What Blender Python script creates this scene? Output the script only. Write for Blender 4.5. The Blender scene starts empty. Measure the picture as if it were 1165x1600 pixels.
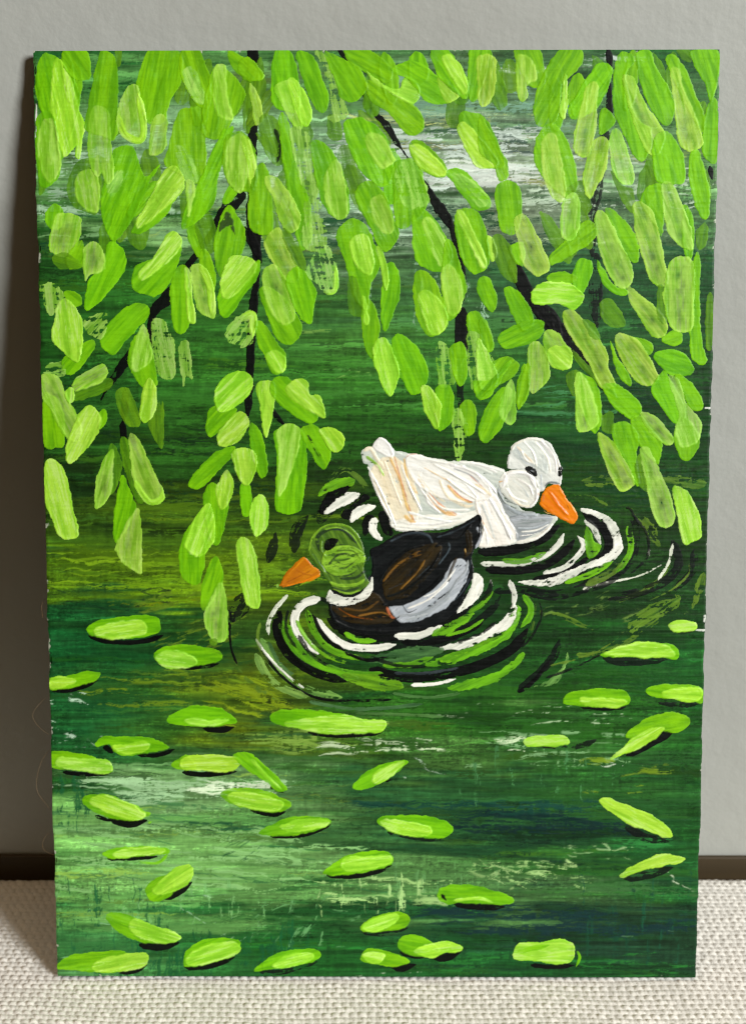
import bpy, math, random
import numpy as np
from mathutils import Matrix, Vector

# ------------------------------------------------------------ camera, light, exposure
SC = bpy.context.scene
LAM = math.radians(12.0)                      # how far the board leans back
W, H = 0.127, 0.17915                         # board size, metres
cam_d = bpy.data.cameras.new('camera'); cam = bpy.data.objects.new('camera', cam_d)
SC.collection.objects.link(cam); SC.camera = cam
cam.matrix_world = Matrix(((0.999976, -0.000155, 0.006870, 0.00128261),
                           (0.006569, 0.315197, -0.949004, -0.23703936),
                           (-0.002018, 0.949026, 0.315190, 0.17627019),
                           (0, 0, 0, 1)))
cam_d.sensor_fit = 'VERTICAL'; cam_d.sensor_height = 24; cam_d.sensor_width = 24
cam_d.lens = 33.0; cam_d.clip_start = 0.01; cam_d.clip_end = 20
cam_d.dof.use_dof = True; cam_d.dof.focus_distance = 0.250; cam_d.dof.aperture_fstop = 18

wd = bpy.data.worlds.new('World'); SC.world = wd; wd.use_nodes = True
wn = wd.node_tree.nodes; wl = wd.node_tree.links; bg = wn['Background']
tc = wn.new('ShaderNodeTexCoord'); sx = wn.new('ShaderNodeSeparateXYZ'); cr = wn.new('ShaderNodeValToRGB')
wl.new(tc.outputs['Generated'], sx.inputs[0]); wl.new(sx.outputs['Z'], cr.inputs[0]); wl.new(cr.outputs[0], bg.inputs[0])
cr.color_ramp.elements[0].position = 0.6; cr.color_ramp.elements[0].color = (0.03, 0.016, 0.0, 1)
cr.color_ramp.elements[1].position = 0.95; cr.color_ramp.elements[1].color = (1.0, 0.68, 0.40, 1)
bg.inputs[1].default_value = 0.8

LD = Vector((-0.94, 1.0, -0.60)).normalized() # travel direction of the window light
la = bpy.data.lights.new('window_light', 'AREA'); lo = bpy.data.objects.new('window_light', la)
SC.collection.objects.link(lo)
la.shape = 'RECTANGLE'; la.size = 0.30; la.size_y = 0.42; la.energy = 21.6; la.color = (0.985, 1.0, 0.99)
lo.location = Vector((0, 0.02, 0.08)) - LD * 1.25
lo.rotation_euler = LD.to_track_quat('-Z', 'Y').to_euler()

SC.view_settings.view_transform = 'Standard'; SC.view_settings.look = 'None'
SC.view_settings.gamma = 1; SC.view_settings.exposure = 0; SC.view_settings.use_curve_mapping = False
SC.cycles.max_bounces = 6
SC.cycles.filter_width = 1.1; SC.cycles.pixel_filter_type = 'BLACKMAN_HARRIS'

rng = np.random.default_rng(7)
COL = SC.collection

# ------------------------------------------------------------ helpers
def lin(c):
    c = np.asarray(c, float) / 255.0
    return np.where(c <= 0.04045, c / 12.92, ((c + 0.055) / 1.055) ** 2.4)

def mesh_obj(name, verts, faces, mat, parent=None, smooth=True, col=None):
    me = bpy.data.meshes.new(name)
    verts = np.asarray(verts, np.float32)
    if isinstance(faces, np.ndarray) and faces.ndim == 2 and faces.shape[1] == 4:
        n = len(faces)
        me.vertices.add(len(verts)); me.vertices.foreach_set('co', verts.ravel())
        me.loops.add(n * 4); me.loops.foreach_set('vertex_index', faces.astype(np.int32).ravel())
        me.polygons.add(n); me.polygons.foreach_set('loop_start', np.arange(0, n * 4, 4, dtype=np.int32))
        me.polygons.foreach_set('loop_total', np.full(n, 4, np.int32))
        me.update(calc_edges=True)
    else:
        me.from_pydata([tuple(map(float, v)) for v in verts], [], [tuple(map(int, f)) for f in faces]); me.update()
    me.polygons.foreach_set('use_smooth', [smooth] * len(me.polygons))
    if col is not None:
        a = me.color_attributes.new('paint', 'FLOAT_COLOR', 'POINT')
        c4 = np.ones((len(verts), 4), np.float32); c4[:, :3] = col
        a.data.foreach_set('color', c4.ravel())
    me.materials.append(mat)
    o = bpy.data.objects.new(name, me); COL.objects.link(o)
    if parent is not None: o.parent = parent
    return o

def new_mat(name):
    m = bpy.data.materials.new(name); m.use_nodes = True
    return m, m.node_tree.nodes, m.node_tree.links, m.node_tree.nodes['Principled BSDF']

def noise_node(N, L, vec, scale, detail=4, rough=.55):
    n = N.new('ShaderNodeTexNoise'); n.inputs['Scale'].default_value = scale
    n.inputs['Detail'].default_value = detail; n.inputs['Roughness'].default_value = rough
    if vec is not None: L.new(vec, n.inputs['Vector'])
    return n

def bump_node(N, L, h, strength, dist, normal=None):
    b = N.new('ShaderNodeBump'); b.inputs['Strength'].default_value = strength; b.inputs['Distance'].default_value = dist
    L.new(h, b.inputs['Height'])
    if normal is not None: L.new(normal, b.inputs['Normal'])
    return b

def paint_mat(name, rough, spec, coat=0.0):
    m, N, L, P = new_mat(name)
    a = N.new('ShaderNodeAttribute'); a.attribute_name = 'paint'
    t = N.new('ShaderNodeTexCoord')
    n1 = noise_node(N, L, t.outputs['Object'], 900, 3)
    mx = N.new('ShaderNodeMix'); mx.data_type = 'RGBA'; mx.blend_type = 'MULTIPLY'; mx.inputs[0].default_value = 0.22
    rr = N.new('ShaderNodeMapRange'); rr.inputs['From Min'].default_value = .3; rr.inputs['From Max'].default_value = .7
    rr.inputs['To Min'].default_value = .75; rr.inputs['To Max'].default_value = 1.2
    L.new(n1.outputs['Fac'], rr.inputs[0]); L.new(a.outputs['Color'], mx.inputs['A']); L.new(rr.outputs[0], mx.inputs['B'])
    L.new(mx.outputs['Result'], P.inputs['Base Color'])
    r2 = N.new('ShaderNodeMapRange'); r2.inputs['To Min'].default_value = rough - .12; r2.inputs['To Max'].default_value = rough + .15
    n2 = noise_node(N, L, t.outputs['Object'], 350, 3); L.new(n2.outputs['Fac'], r2.inputs[0]); L.new(r2.outputs[0], P.inputs['Roughness'])
    P.inputs['Specular IOR Level'].default_value = spec
    b = bump_node(N, L, n1.outputs['Fac'], .35, .00006); L.new(b.outputs[0], P.inputs['Normal'])
    return m

M_PAINT = paint_mat('acrylic_paint', .45, .16)
M_WET = paint_mat('thick_glossy_paint', .36, .28)

# ------------------------------------------------------------ setting
def build_setting():
    # wall
    m, N, L, P = new_mat('wall_paint')
    t = N.new('ShaderNodeTexCoord')
    n = noise_node(N, L, t.outputs['Object'], 9, 4); cr = N.new('ShaderNodeValToRGB')
    cr.color_ramp.elements[0].position = .3; cr.color_ramp.elements[0].color = (*lin((162, 163, 156)), 1)
    cr.color_ramp.elements[1].position = .7; cr.color_ramp.elements[1].color = (*lin((173, 175, 169)), 1)
    L.new(n.outputs['Fac'], cr.inputs[0]); L.new(cr.outputs[0], P.inputs['Base Color'])
    P.inputs['Roughness'].default_value = .6; P.inputs['Specular IOR Level'].default_value = .25
    n1 = noise_node(N, L, t.outputs['Object'], 170, 3, .5); n2 = noise_node(N, L, t.outputs['Object'], 700, 2)
    b1 = bump_node(N, L, n1.outputs['Fac'], .3, .0009); b2 = bump_node(N, L, n2.outputs['Fac'], .35, .0002, b1.outputs[0])
    L.new(b2.outputs[0], P.inputs['Normal'])
    yw = H * math.sin(LAM) + 0.0026
    def box(name, lo, hi, mat, bev=0):
        x0, y0, z0 = lo; x1, y1, z1 = hi
        v = [(x0,y0,z0),(x1,y0,z0),(x1,y1,z0),(x0,y1,z0),(x0,y0,z1),(x1,y0,z1),(x1,y1,z1),(x0,y1,z1)]
        f = [(0,3,2,1),(4,5,6,7),(0,1,5,4),(1,2,6,5),(2,3,7,6),(3,0,4,7)]
        o = mesh_obj(name, v, f, mat, smooth=False)
        if bev:
            md = o.modifiers.new('bevel', 'BEVEL'); md.width = bev; md.segments = 3
        return o
    wall = box('wall', (-.5, yw, -.06), (.5, yw + .02, .6), m); wall['kind'] = 'structure'
    m, N, L, P = new_mat('dark_brown_strip')  # thin dark brown strip along the foot of the wall
    t = N.new('ShaderNodeTexCoord'); mp = N.new('ShaderNodeMapping'); mp.inputs['Scale'].default_value = (1, 20, 20)
    L.new(t.outputs['Object'], mp.inputs[0]); n = noise_node(N, L, mp.outputs[0], 20, 4); cr = N.new('ShaderNodeValToRGB')
    cr.color_ramp.elements[0].color = (*lin((44, 33, 12)), 1); cr.color_ramp.elements[1].color = (*lin((66, 52, 26)), 1)
    L.new(n.outputs['Fac'], cr.inputs[0]); L.new(cr.outputs[0], P.inputs['Base Color']); P.inputs['Roughness'].default_value = .6
    bb = box('wall_foot_strip', (-.5, yw - .0012, -.05), (.5, yw, .0031), m, .0004); bb['kind'] = 'structure'

    # woven fabric surface
    m, N, L, P = new_mat('woven_fabric')
    a = N.new('ShaderNodeAttribute'); a.attribute_name = 'paint'
    t = N.new('ShaderNodeTexCoord'); n = noise_node(N, L, t.outputs['Object'], 2600, 3)
    mx = N.new('ShaderNodeMix'); mx.data_type = 'RGBA'; mx.blend_type = 'MULTIPLY'; mx.inputs[0].default_value = .5
    rr = N.new('ShaderNodeMapRange'); rr.inputs['To Min'].default_value = .6; rr.inputs['To Max'].default_value = 1.25
    L.new(n.outputs['Fac'], rr.inputs[0]); L.new(a.outputs['Color'], mx.inputs['A']); L.new(rr.outputs[0], mx.inputs['B'])
    L.new(mx.outputs['Result'], P.inputs['Base Color']); P.inputs['Roughness'].default_value = .85
    P.inputs['Specular IOR Level'].default_value = .2; P.inputs['Sheen Weight'].default_value = .15
    b = bump_node(N, L, n.outputs['Fac'], .6, .00012); L.new(b.outputs[0], P.inputs['Normal'])
    x0, x1, y0, y1 = -.125, .125, -.075, yw - .0016
    st = .00019
    nx, ny = int((x1 - x0) / st), int((y1 - y0) / st)
    X, Y = np.meshgrid(np.linspace(x0, x1, nx), np.linspace(y0, y1, ny))
    wob = .00022 * np.sin(X * 190 + 2 * np.sin(Y * 90)) + .0002 * np.sin(Y * 260 + X * 60)
    wx = .00014 * np.sin(Y * 900 + X * 130) + .0002 * np.sin(Y * 140 + 1.3)
    px, py = .00170, .00140                        # thread pitch
    v = (Y + wob) / py; row = np.floor(v); fv = v - row
    u = (X + wx) / px + row * .5 + .20 * fv; cell = np.floor(u); fu = u - cell
    hsh = np.modf(np.abs(np.sin(row * 12.9898 + cell * 78.233) * 43758.5453))[0]
    h2 = np.modf(np.abs(np.sin(row * 39.34 + cell * 11.13) * 24634.63))[0]
    fv2 = np.clip(fv + .10 * (h2 - .5) + .14 * (fu - .5), 0, 1)
    lump = np.clip(1 - np.abs(fu * 2 - 1) ** 2.2, 0, 1) ** .7 * np.clip(1 - np.abs(fv2 * 2 - 1) ** 2.0, 0, 1) ** .7
    Zf = .00029 * lump * (.6 + .8 * hsh) + .00005 * np.sin(fu * 20 + fv * 22 + hsh * 6)
    # weft showing between the lumps
    Zf += .00012 * np.abs(np.sin(math.pi * (X + wx) / px * 1.0))
    Zf += .0005 * np.sin(X * 26 + 1) * np.sin(Y * 45) - .0010
    edge = np.clip((Y - (y1 - .004)) / .004, 0, 1); Zf -= .0025 * edge ** 2.2
    shade = (.93 + .10 * hsh)[..., None] * lin((230, 227, 219))
    gap = np.clip(1 - lump * 2.0, 0, 1)[..., None]
    c = shade * (1 - .05 * gap)
    idx = np.arange(nx * ny).reshape(ny, nx)
    F = np.stack([idx[:-1, :-1], idx[:-1, 1:], idx[1:, 1:], idx[1:, :-1]], -1).reshape(-1, 4)
    o = mesh_obj('fabric_surface', np.stack([X, Y, Zf], -1).reshape(-1, 3), F, m, col=c.reshape(-1, 3)); o['kind'] = 'structure'
build_setting()

# ------------------------------------------------------------ paint canvas
NX, NY = 860, 1214
CW, CH = W * 1000, H * 1000                      # mm
DX, DY = CW / (NX - 1), CH / (NY - 1)
src = np.array([[52, 80], [1124, 77], [1086, 1527], [90, 1525]], float)
dst = np.array([[0, 0], [CW, 0], [CW, CH], [0, CH]], float)
A_ = []; b_ = []
for (x, y), (u, v) in zip(src, dst):
    A_ += [[x, y, 1, 0, 0, 0, -u * x, -u * y], [0, 0, 0, x, y, 1, -v * x, -v * y]]; b_ += [u, v]
HM = np.append(np.linalg.solve(np.array(A_), np.array(b_)), 1).reshape(3, 3)
def to_mm(p):
    p = np.atleast_2d(np.asarray(p, float)); q = np.c_[p, np.ones(len(p))] @ HM.T
    return q[:, :2] / q[:, 2:]
GX, GY = np.meshgrid(np.arange(NX) * DX, np.arange(NY) * DY)
C = np.zeros((NY, NX, 3)); Z = np.zeros((NY, NX))

def tile(n, cells, seed):
    r = np.random.default_rng(seed).random((cells, cells))
    t = np.arange(n) * cells / n; i = t.astype(int); f = t - i; f = f * f * (3 - 2 * f)
    a = r[i % cells][:, i % cells]; b = r[i % cells][:, (i + 1) % cells]; c = r[(i + 1) % cells][:, i % cells]; d = r[(i + 1) % cells][:, (i + 1) % cells]
    fx = f[None]; fy = f[:, None]
    return (a * (1 - fx) + b * fx) * (1 - fy) + (c * (1 - fx) + d * fx) * fy
TEX = sum(tile(1024, c, 11 + c) * w for c, w in ((64, .4), (128, .3), (256, .2), (512, .1)))
TEX = (TEX - TEX.mean()) / TEX.std()             # unit variance
def nz(a, b):                                    # 1 noise cell = 1 unit
    a = a * 16.0; b = b * 16.0
    i = np.floor(a).astype(int); j = np.floor(b).astype(int); fa = a - i; fb = b - j
    i %= 1024; j %= 1024; i2 = (i + 1) % 1024; j2 = (j + 1) % 1024
    return (TEX[j, i] * (1 - fa) + TEX[j, i2] * fa) * (1 - fb) + (TEX[j2, i] * (1 - fa) + TEX[j2, i2] * fa) * fb

# board weave / brushed ground: fine horizontal and vertical grain in mm
WEAVE = .75 * nz(GX / 6, GY / .6) + .34 * nz(GX / .7 + 9, GY / 5 + 3) + .5 * nz(GX / .9 + 31, GY / .9 + 7)
WEAVE /= WEAVE.std()

def sstep(a, b, x):
    t = np.clip((x - a) / (b - a), 0, 1); return t * t * (3 - 2 * t)

# ---- background ground colours, control grid in photo pixels
GCX = [60, 180, 330, 520, 700, 900, 1100]
GROWS = [
 (78,  [(24,80,45),(30,90,50),(60,110,70),(45,95,60),(60,95,70),(40,80,60),(30,85,50)]),
 (150, [(60,115,65),(75,130,80),(85,130,85),(75,125,80),(105,140,118),(70,112,85),(55,105,65)]),
 (250, [(95,140,95),(120,165,120),(120,160,125),(110,145,120),(150,168,148),(120,145,125),(80,125,85)]),
 (330, [(60,115,65),(100,145,95),(125,160,125),(120,155,130),(120,140,122),(85,115,100),(60,105,75)]),
 (390, [(26,72,34),(34,85,42),(55,105,60),(65,105,75),(50,88,70),(35,78,60),(30,80,48)]),
 (450, [(24,72,32),(34,90,36),(44,100,45),(50,98,62),(48,92,65),(32,78,55),(22,68,42)]),
 (520, [(28,84,34),(40,100,42),(50,108,50),(60,118,55),(48,100,56),(38,88,52),(22,72,38)]),
 (600, [(22,72,30),(34,88,34),(42,100,40),(48,110,42),(36,92,38),(28,78,38),(18,58,30)]),
 (690, [(20,62,26),(30,76,28),(30,78,28),(26,74,26),(24,68,26),(15,60,36),(14,60,25)]),
 (765, [(18,48,20),(24,52,18),(22,50,18),(24,56,22),(22,60,22),(24,66,22),(22,62,24)]),
 (820, [(40,76,20),(50,86,20),(46,80,18),(26,60,22),(22,58,24),(22,54,20),(20,52,22)]),
 (895, [(64,104,18),(86,126,16),(76,112,18),(22,66,28),(20,56,26),(18,50,24),(20,55,28)]),
 (950, [(14,62,38),(24,66,30),(50,78,22),(18,60,32),(18,56,30),(22,58,30),(20,60,30)]),
 (1040,[(14,76,46),(30,78,36),(56,80,22),(22,70,34),(20,62,28),(22,72,32),(22,82,42)]),
 (1105,[(22,82,52),(46,92,32),(86,112,20),(40,96,32),(26,76,28),(30,84,30),(28,86,40)]),
 (1180,[(26,88,50),(40,88,50),(42,86,48),(46,92,48),(62,108,60),(38,92,46),(22,78,42)]),
 (1240,[(34,94,48),(110,155,105),(90,135,88),(34,84,58),(32,80,52),(30,80,50),(26,76,36)]),
 (1290,[(100,156,88),(98,150,88),(66,118,70),(48,96,60),(24,68,48),(16,54,46),(22,76,38)]),
 (1350,[(98,152,88),(104,158,92),(100,152,90),(96,146,90),(52,106,62),(40,96,46),(24,82,48)]),
 (1400,[(76,134,76),(84,140,82),(86,140,84),(70,122,74),(74,124,78),(54,96,66),(20,70,52)]),
 (1450,[(44,106,66),(34,94,56),(26,84,46),(24,78,46),(20,62,50),(20,54,50),(20,55,46)]),
 (1527,[(70,130,84),(36,100,58),(22,88,42),(22,80,40),(18,74,40),(16,68,40),(20,62,40)]),
]
def ground():
    ys = to_mm([[588, r[0]] for r in GROWS])[:, 1]
    xs = np.linspace(0, CW, 7) * .94 + 3
    G = np.array([r[1] for r in GROWS], float); G = lin(G)
    pale = np.clip(G.mean(-1, keepdims=True) * 4, 0, 1)
    G = G * (np.array([1.2, 1.0, .5]) * (1 - pale) + np.array([1.03, 1.03, .9]) * pale)
    wx = GX + 5 * nz(GX / 30, GY / 6) ; wy = GY + 3.2 * nz(GX / 26 + 5, GY / 3.0 + 2) + 1.2 * nz(GX / 12, GY / .9)
    yi = np.clip(np.interp(wy, ys, np.arange(len(ys))), 0, len(ys) - 1.001); xi = np.clip(np.interp(wx, xs, np.arange(7)), 0, 5.999)
    j = yi.astype(int); i = xi.astype(int); fy = (yi - j)[..., None]; fx = (xi - i)[..., None]
    fy = fy * fy * (3 - 2 * fy)
    c = (G[j, i] * (1 - fx) + G[j, i + 1] * fx) * (1 - fy) + (G[j + 1, i] * (1 - fx) + G[j + 1, i + 1] * fx) * fy
    s = nz(GX / 22 + 3, GY / .95) * .65 + nz(GX / 10, GY / .4 + 4) * .4
    c *= np.exp(.26 * s + .16 * WEAVE)[..., None]
    C[:] = c
    Z[:] = .013 * nz(GX / 14, GY / .5) + .004 * WEAVE + .1
ground()
grain = nz(GX / .5 + 2, GY / .34 + 5) * .6 + nz(GX / 1.6, GY / .16) * .6 + nz(GX / .2, GY / 1.3 + 8) * .22
patch = sstep(-.2, 1.1, nz(GX / 16 + 40, GY / 7 + 9)); patch2 = sstep(-.2, 1.1, nz(GX / 13 + 3, GY / 6 + 70))
C *= np.exp(-.55 * patch * sstep(.3, 1.2, grain) + .50 * patch2 * sstep(.5, 1.4, -grain))[..., None]
SAMPLE = C.copy()

def hstroke(cx, cy, ln, wd, col, alpha, dry, ang=0, vert=False, seed=0):
    """one broad flat-brush pass of the ground, mm units"""
    ca, sa = math.cos(ang), math.sin(ang)
    ex = abs(ln / 2 * ca) + abs(wd / 2 * sa) + 1; ey = abs(ln / 2 * sa) + abs(wd / 2 * ca) + 1
    i0, i1 = max(0, int((cx - ex) / DX)), min(NX, int((cx + ex) / DX) + 2)
    j0, j1 = max(0, int((cy - ey) / DY)), min(NY, int((cy + ey) / DY) + 2)
    if i1 <= i0 or j1 <= j0: return
    x = GX[j0:j1, i0:i1] - cx; y = GY[j0:j1, i0:i1] - cy
    s = x * ca + y * sa; t = -x * sa + y * ca + .25 * nz(s / 6 + seed, seed * 1.7)
    streak = .8 * nz(s / 12 + seed * 3.1, t / .5 + seed) + .5 * nz(s / 7 + seed, t / .2 + seed * 2)
    endw = ln / 2 * (1 - .22 * np.abs(nz(t / .5 + seed, seed * .3)))
    m = sstep(0, .45, wd / 2 - np.abs(t)) * sstep(0, ln * .07 + .3, endw - np.abs(s))
    w = WEAVE[j0:j1, i0:i1]
    fade = dry + .9 * np.clip(s / ln, -.5, .5) * dry
    a = m * alpha * sstep(fade * 2.0 - 1.6, fade * 2.0 - .95, .75 * streak + .65 * w)
    if col is None: col = SAMPLE[j0:j1, i0:i1]
    C[j0:j1, i0:i1] = C[j0:j1, i0:i1] * (1 - a[..., None]) + col * a[..., None] * np.exp(.12 * streak)[..., None]
    Z[j0:j1, i0:i1] += a * (.009 + .010 * streak)

for k in range(620):
    cx, cy = rng.uniform(0, CW), rng.uniform(0, CH)
    i, j = min(NX - 1, int(cx / DX)), min(NY - 1, int(cy / DY))
    col = SAMPLE[j, i] * math.exp(rng.normal(0, .32))
    if rng.random() < .15: col = col * np.array([1.5, 1.1, .6])
    hstroke(cx, cy, rng.uniform(12, 50), rng.uniform(.5, 2.6), col, rng.uniform(.45, .9), rng.uniform(.3, .95), rng.normal(0, .035), seed=k * .77)
def px_dry(x0, y0, x1, y1, col, n, dry=(.7, 1.1), ln=(4, 16), wd=(.5, 2), ang=0, alpha=.85, sd=.05, seed=0):
    r = np.random.default_rng(seed + int(x0) * 7 + int(y0))
    for k in range(n):
        p = to_mm([[r.uniform(x0, x1), r.uniform(y0, y1)]])[0]
        hstroke(p[0], p[1], r.uniform(*ln), r.uniform(*wd), lin(col) * r.uniform(.8, 1.2), alpha, r.uniform(*dry), ang + r.normal(0, sd), seed=r.uniform(0, 90))
PV = math.pi / 2
# pale passages at the top
px_dry(560, 205, 840, 290, (186, 202, 190), 34, (.55, .95), (8, 26), (.8, 3))
px_dry(680, 260, 830, 285, (196, 206, 194), 8, (.45, .75), (10, 20), (1.4, 3))
px_dry(760, 88, 1000, 112, (190, 205, 195), 10, (.7, 1), (6, 20), (.4, 1.2))
px_dry(620, 120, 900, 200, (110, 150, 125), 20, (.6, .9), (8, 26), (.8, 2.6))
px_dry(60, 230, 420, 340, (150, 185, 150), 34, (.6, 1), (6, 22), (.7, 2.6))
px_dry(430, 230, 640, 380, (170, 196, 170), 30, (.65, 1), (5, 18), (.6, 2.2))
px_dry(840, 250, 1110, 330, (170, 190, 165), 26, (.75, 1.1), (5, 18), (.6, 2))
px_dry(860, 370, 1080, 380, (165, 190, 150), 5, (.7, 1), (6, 14), (.5, 1))
px_dry(60, 330, 1110, 420, (18, 62, 34), 60, (.75, 1.1), (5, 20), (.6, 2.4))
px_dry(680, 180, 900, 240, (20, 58, 40), 16, (.85, 1.1), (6, 22), (.4, 1.2))
px_dry(55, 85, 330, 170, (20, 72, 38), 26, (.8, 1.1), (3, 9), (.6, 2))
px_dry(560, 395, 760, 520, (130, 165, 135), 16, (.95, 1.2), (3, 8), (.6, 2), PV)
px_dry(660, 320, 880, 380, (22, 60, 42), 18, (.8, 1.05), (6, 22), (.5, 1.8))
px_dry(480, 500, 660, 520, (100, 140, 60), 4, (.9, 1.1), (8, 20), (.5, 1.1))
px_dry(470, 575, 620, 600, (140, 185, 90), 4, (.9, 1.05), (12, 22), (.3, .7))
px_dry(430, 540, 900, 640, (60, 120, 44), 22, (.7, 1), (14, 40), (.5, 1.6))
px_dry(700, 460, 760, 560, (120, 160, 110), 12, (.95, 1.15), (3, 8), (.4, 1), PV)
px_dry(840, 600, 960, 660, (60, 120, 70), 12, (.75, 1), (8, 18), (.5, 1.6))
# olive glow left of the drake and below
px_dry(80, 860, 450, 925, (112, 150, 22), 30, (.6, 1.0), (8, 30), (.4, 1.3))
px_dry(70, 800, 440, 860, (60, 96, 18), 20, (.7, 1.0), (12, 36), (.6, 1.8))
px_dry(90, 920, 300, 960, (16, 44, 22), 14, (.8, 1.05), (5, 20), (.4, 1.2), .08)
px_dry(250, 920, 370, 1010, (84, 112, 24), 22, (.75, 1.0), (5, 14), (.5, 1.6), -.35)
px_dry(160, 1050, 440, 1110, (92, 122, 22), 26, (.75, 1.05), (6, 20), (.5, 1.6))
px_dry(340, 1060, 430, 1140, (116, 140, 20), 12, (.5, .9), (8, 20), (.8, 2.4), .3)
px_dry(420, 1130, 560, 1170, (116, 150, 60), 12, (.6, 1), (8, 24), (.7, 2))
px_dry(860, 930, 1060, 990, (90, 120, 50), 14, (.95, 1.15), (5, 12), (.5, 1.6), -.35)
# whites around the middle
px_dry(80, 1085, 170, 1170, (176, 205, 180), 12, (1.0, 1.2), (4, 9), (.4, 1.6), .2, sd=.3)
px_dry(540, 1150, 850, 1175, (190, 210, 170), 22, (.9, 1.15), (5, 16), (.4, 1.6))
px_dry(700, 1100, 960, 1130, (176, 205, 160), 16, (1.0, 1.2), (4, 14), (.3, 1.1))
px_dry(730, 1140, 1010, 1200, (120, 165, 110), 26, (.9, 1.15), (4, 14), (.4, 1.6))
px_dry(940, 1180, 990, 1200, (210, 225, 200), 5, (1.0, 1.1), (3, 8), (.4, 1))
px_dry(620, 1185, 700, 1225, (190, 212, 190), 5, (1.05, 1.2), (3, 7), (.4, 1.2), .3, sd=.5)
px_dry(130, 1215, 400, 1250, (150, 190, 140), 26, (.7, 1.05), (6, 20), (.6, 2.2), .05)
px_dry(300, 1222, 420, 1240, (205, 222, 190), 7, (.55, .9), (8, 16), (.8, 2))
px_dry(100, 1240, 460, 1290, (60, 110, 62), 20, (.7, 1), (12, 34), (.4, 1.3), .08)
px_dry(280, 1285, 480, 1296, (20, 72, 44), 6, (.4, .8), (16, 30), (.5, 1.1), .04)
px_dry(140, 1295, 560, 1385, (34, 92, 50), 22, (.65, .95), (16, 44), (.3, .9), .09)
px_dry(90, 1290, 480, 1390, (128, 178, 108), 26, (.55, .95), (12, 34), (.6, 2.4), .07)
px_dry(350, 1300, 400, 1350, (30, 80, 44), 8, (.9, 1.05), (3, 8), (.4, 1.2), -.7, sd=.3)
px_dry(500, 1380, 660, 1420, (160, 200, 125), 18, (.8, 1.05), (3, 9), (.6, 2), PV)
px_dry(500, 1375, 700, 1410, (150, 190, 115), 14, (.7, 1), (6, 16), (.7, 2))
px_dry(610, 1350, 800, 1400, (90, 140, 80), 24, (.95, 1.15), (2.5, 7), (.5, 1.4), PV)
px_dry(740, 1345, 930, 1385, (140, 178, 108), 60, (.85, 1.1), (2, 8), (.3, 1.3), 0, sd=.2, alpha=.75)
px_dry(770, 1346, 900, 1378, (158, 192, 124), 40, (.85, 1.1), (1.5, 6), (.3, 1.1), 0, sd=.25, alpha=.7)
px_dry(880, 1315, 985, 1345, (140, 176, 120), 26, (.9, 1.1), (1.5, 5), (.3, 1.0), .1, sd=.2, alpha=.7)
px_dry(1020, 1362, 1080, 1390, (196, 215, 180), 4, (1.05, 1.2), (2, 5), (.4, 1.2), .2, sd=.4)
px_dry(930, 1180, 1060, 1240, (110, 140, 30), 9, (1.0, 1.15), (5, 12), (.5, 1.8))
px_dry(90, 1390, 420, 1450, (110, 165, 98), 34, (.95, 1.15), (3, 9), (.5, 1.7), PV)
px_dry(88, 1395, 300, 1500, (26, 84, 46), 50, (.85, 1.1), (3, 10), (.5, 1.8), PV)
px_dry(88, 1220, 140, 1290, (24, 82, 44), 20, (.7, 1), (3, 9), (.6, 2), PV)
px_dry(95, 1480, 130, 1525, (110, 165, 110), 8, (.9, 1.1), (3, 9), (.5, 1.7), 0)
px_dry(300, 1390, 430, 1470, (150, 190, 150), 16, (1.1, 1.25), (2, 8), (.3, 1), -.3, sd=.6)
px_dry(400, 1400, 560, 1470, (90, 145, 88), 26, (1.0, 1.2), (2.5, 8), (.4, 1.4), -.6, sd=.6)
px_dry(150, 1470, 480, 1527, (18, 78, 40), 30, (.7, 1), (4, 12), (.8, 2.5), PV)
px_dry(700, 1420, 1080, 1470, (14, 44, 44), 24, (.55, .9), (10, 34), (.8, 2.6))
px_dry(740, 1270, 1010, 1300, (10, 38, 36), 18, (.5, .9), (14, 36), (.7, 2.2), .05)
px_dry(560, 1255, 900, 1275, (16, 60, 48), 10, (.5, .9), (14, 36), (.6, 1.8))
px_dry(700, 1180, 960, 1250, (64, 118, 68), 26, (.95, 1.15), (2.5, 7), (.5, 1.4), PV)
px_dry(900, 1380, 1080, 1500, (18, 66, 44), 40, (.85, 1.05), (4, 12), (.4, 1.3), PV)
px_dry(640, 1490, 1080, 1527, (34, 104, 40), 20, (.85, 1.1), (8, 24), (.4, 1.4))
px_dry(560, 1518, 720, 1527, (180, 200, 170), 3, (1.1, 1.2), (5, 12), (.3, .6))
px_dry(940, 540, 1100, 700, (16, 50, 30), 26, (.75, 1), (6, 18), (.6, 2))
px_dry(870, 720, 1100, 800, (18, 60, 24), 20, (.7, 1), (8, 24), (.8, 2.4))
px_dry(80, 640, 460, 790, (16, 44, 16), 34, (.75, 1.05), (8, 28), (.6, 2.2))
px_dry(88, 1420, 1080, 1500, (120, 170, 120), 10, (1.2, 1.3), (2, 6), (.3, .8), 0)

PARTS = []        # name, parent key, bool mask box
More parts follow.
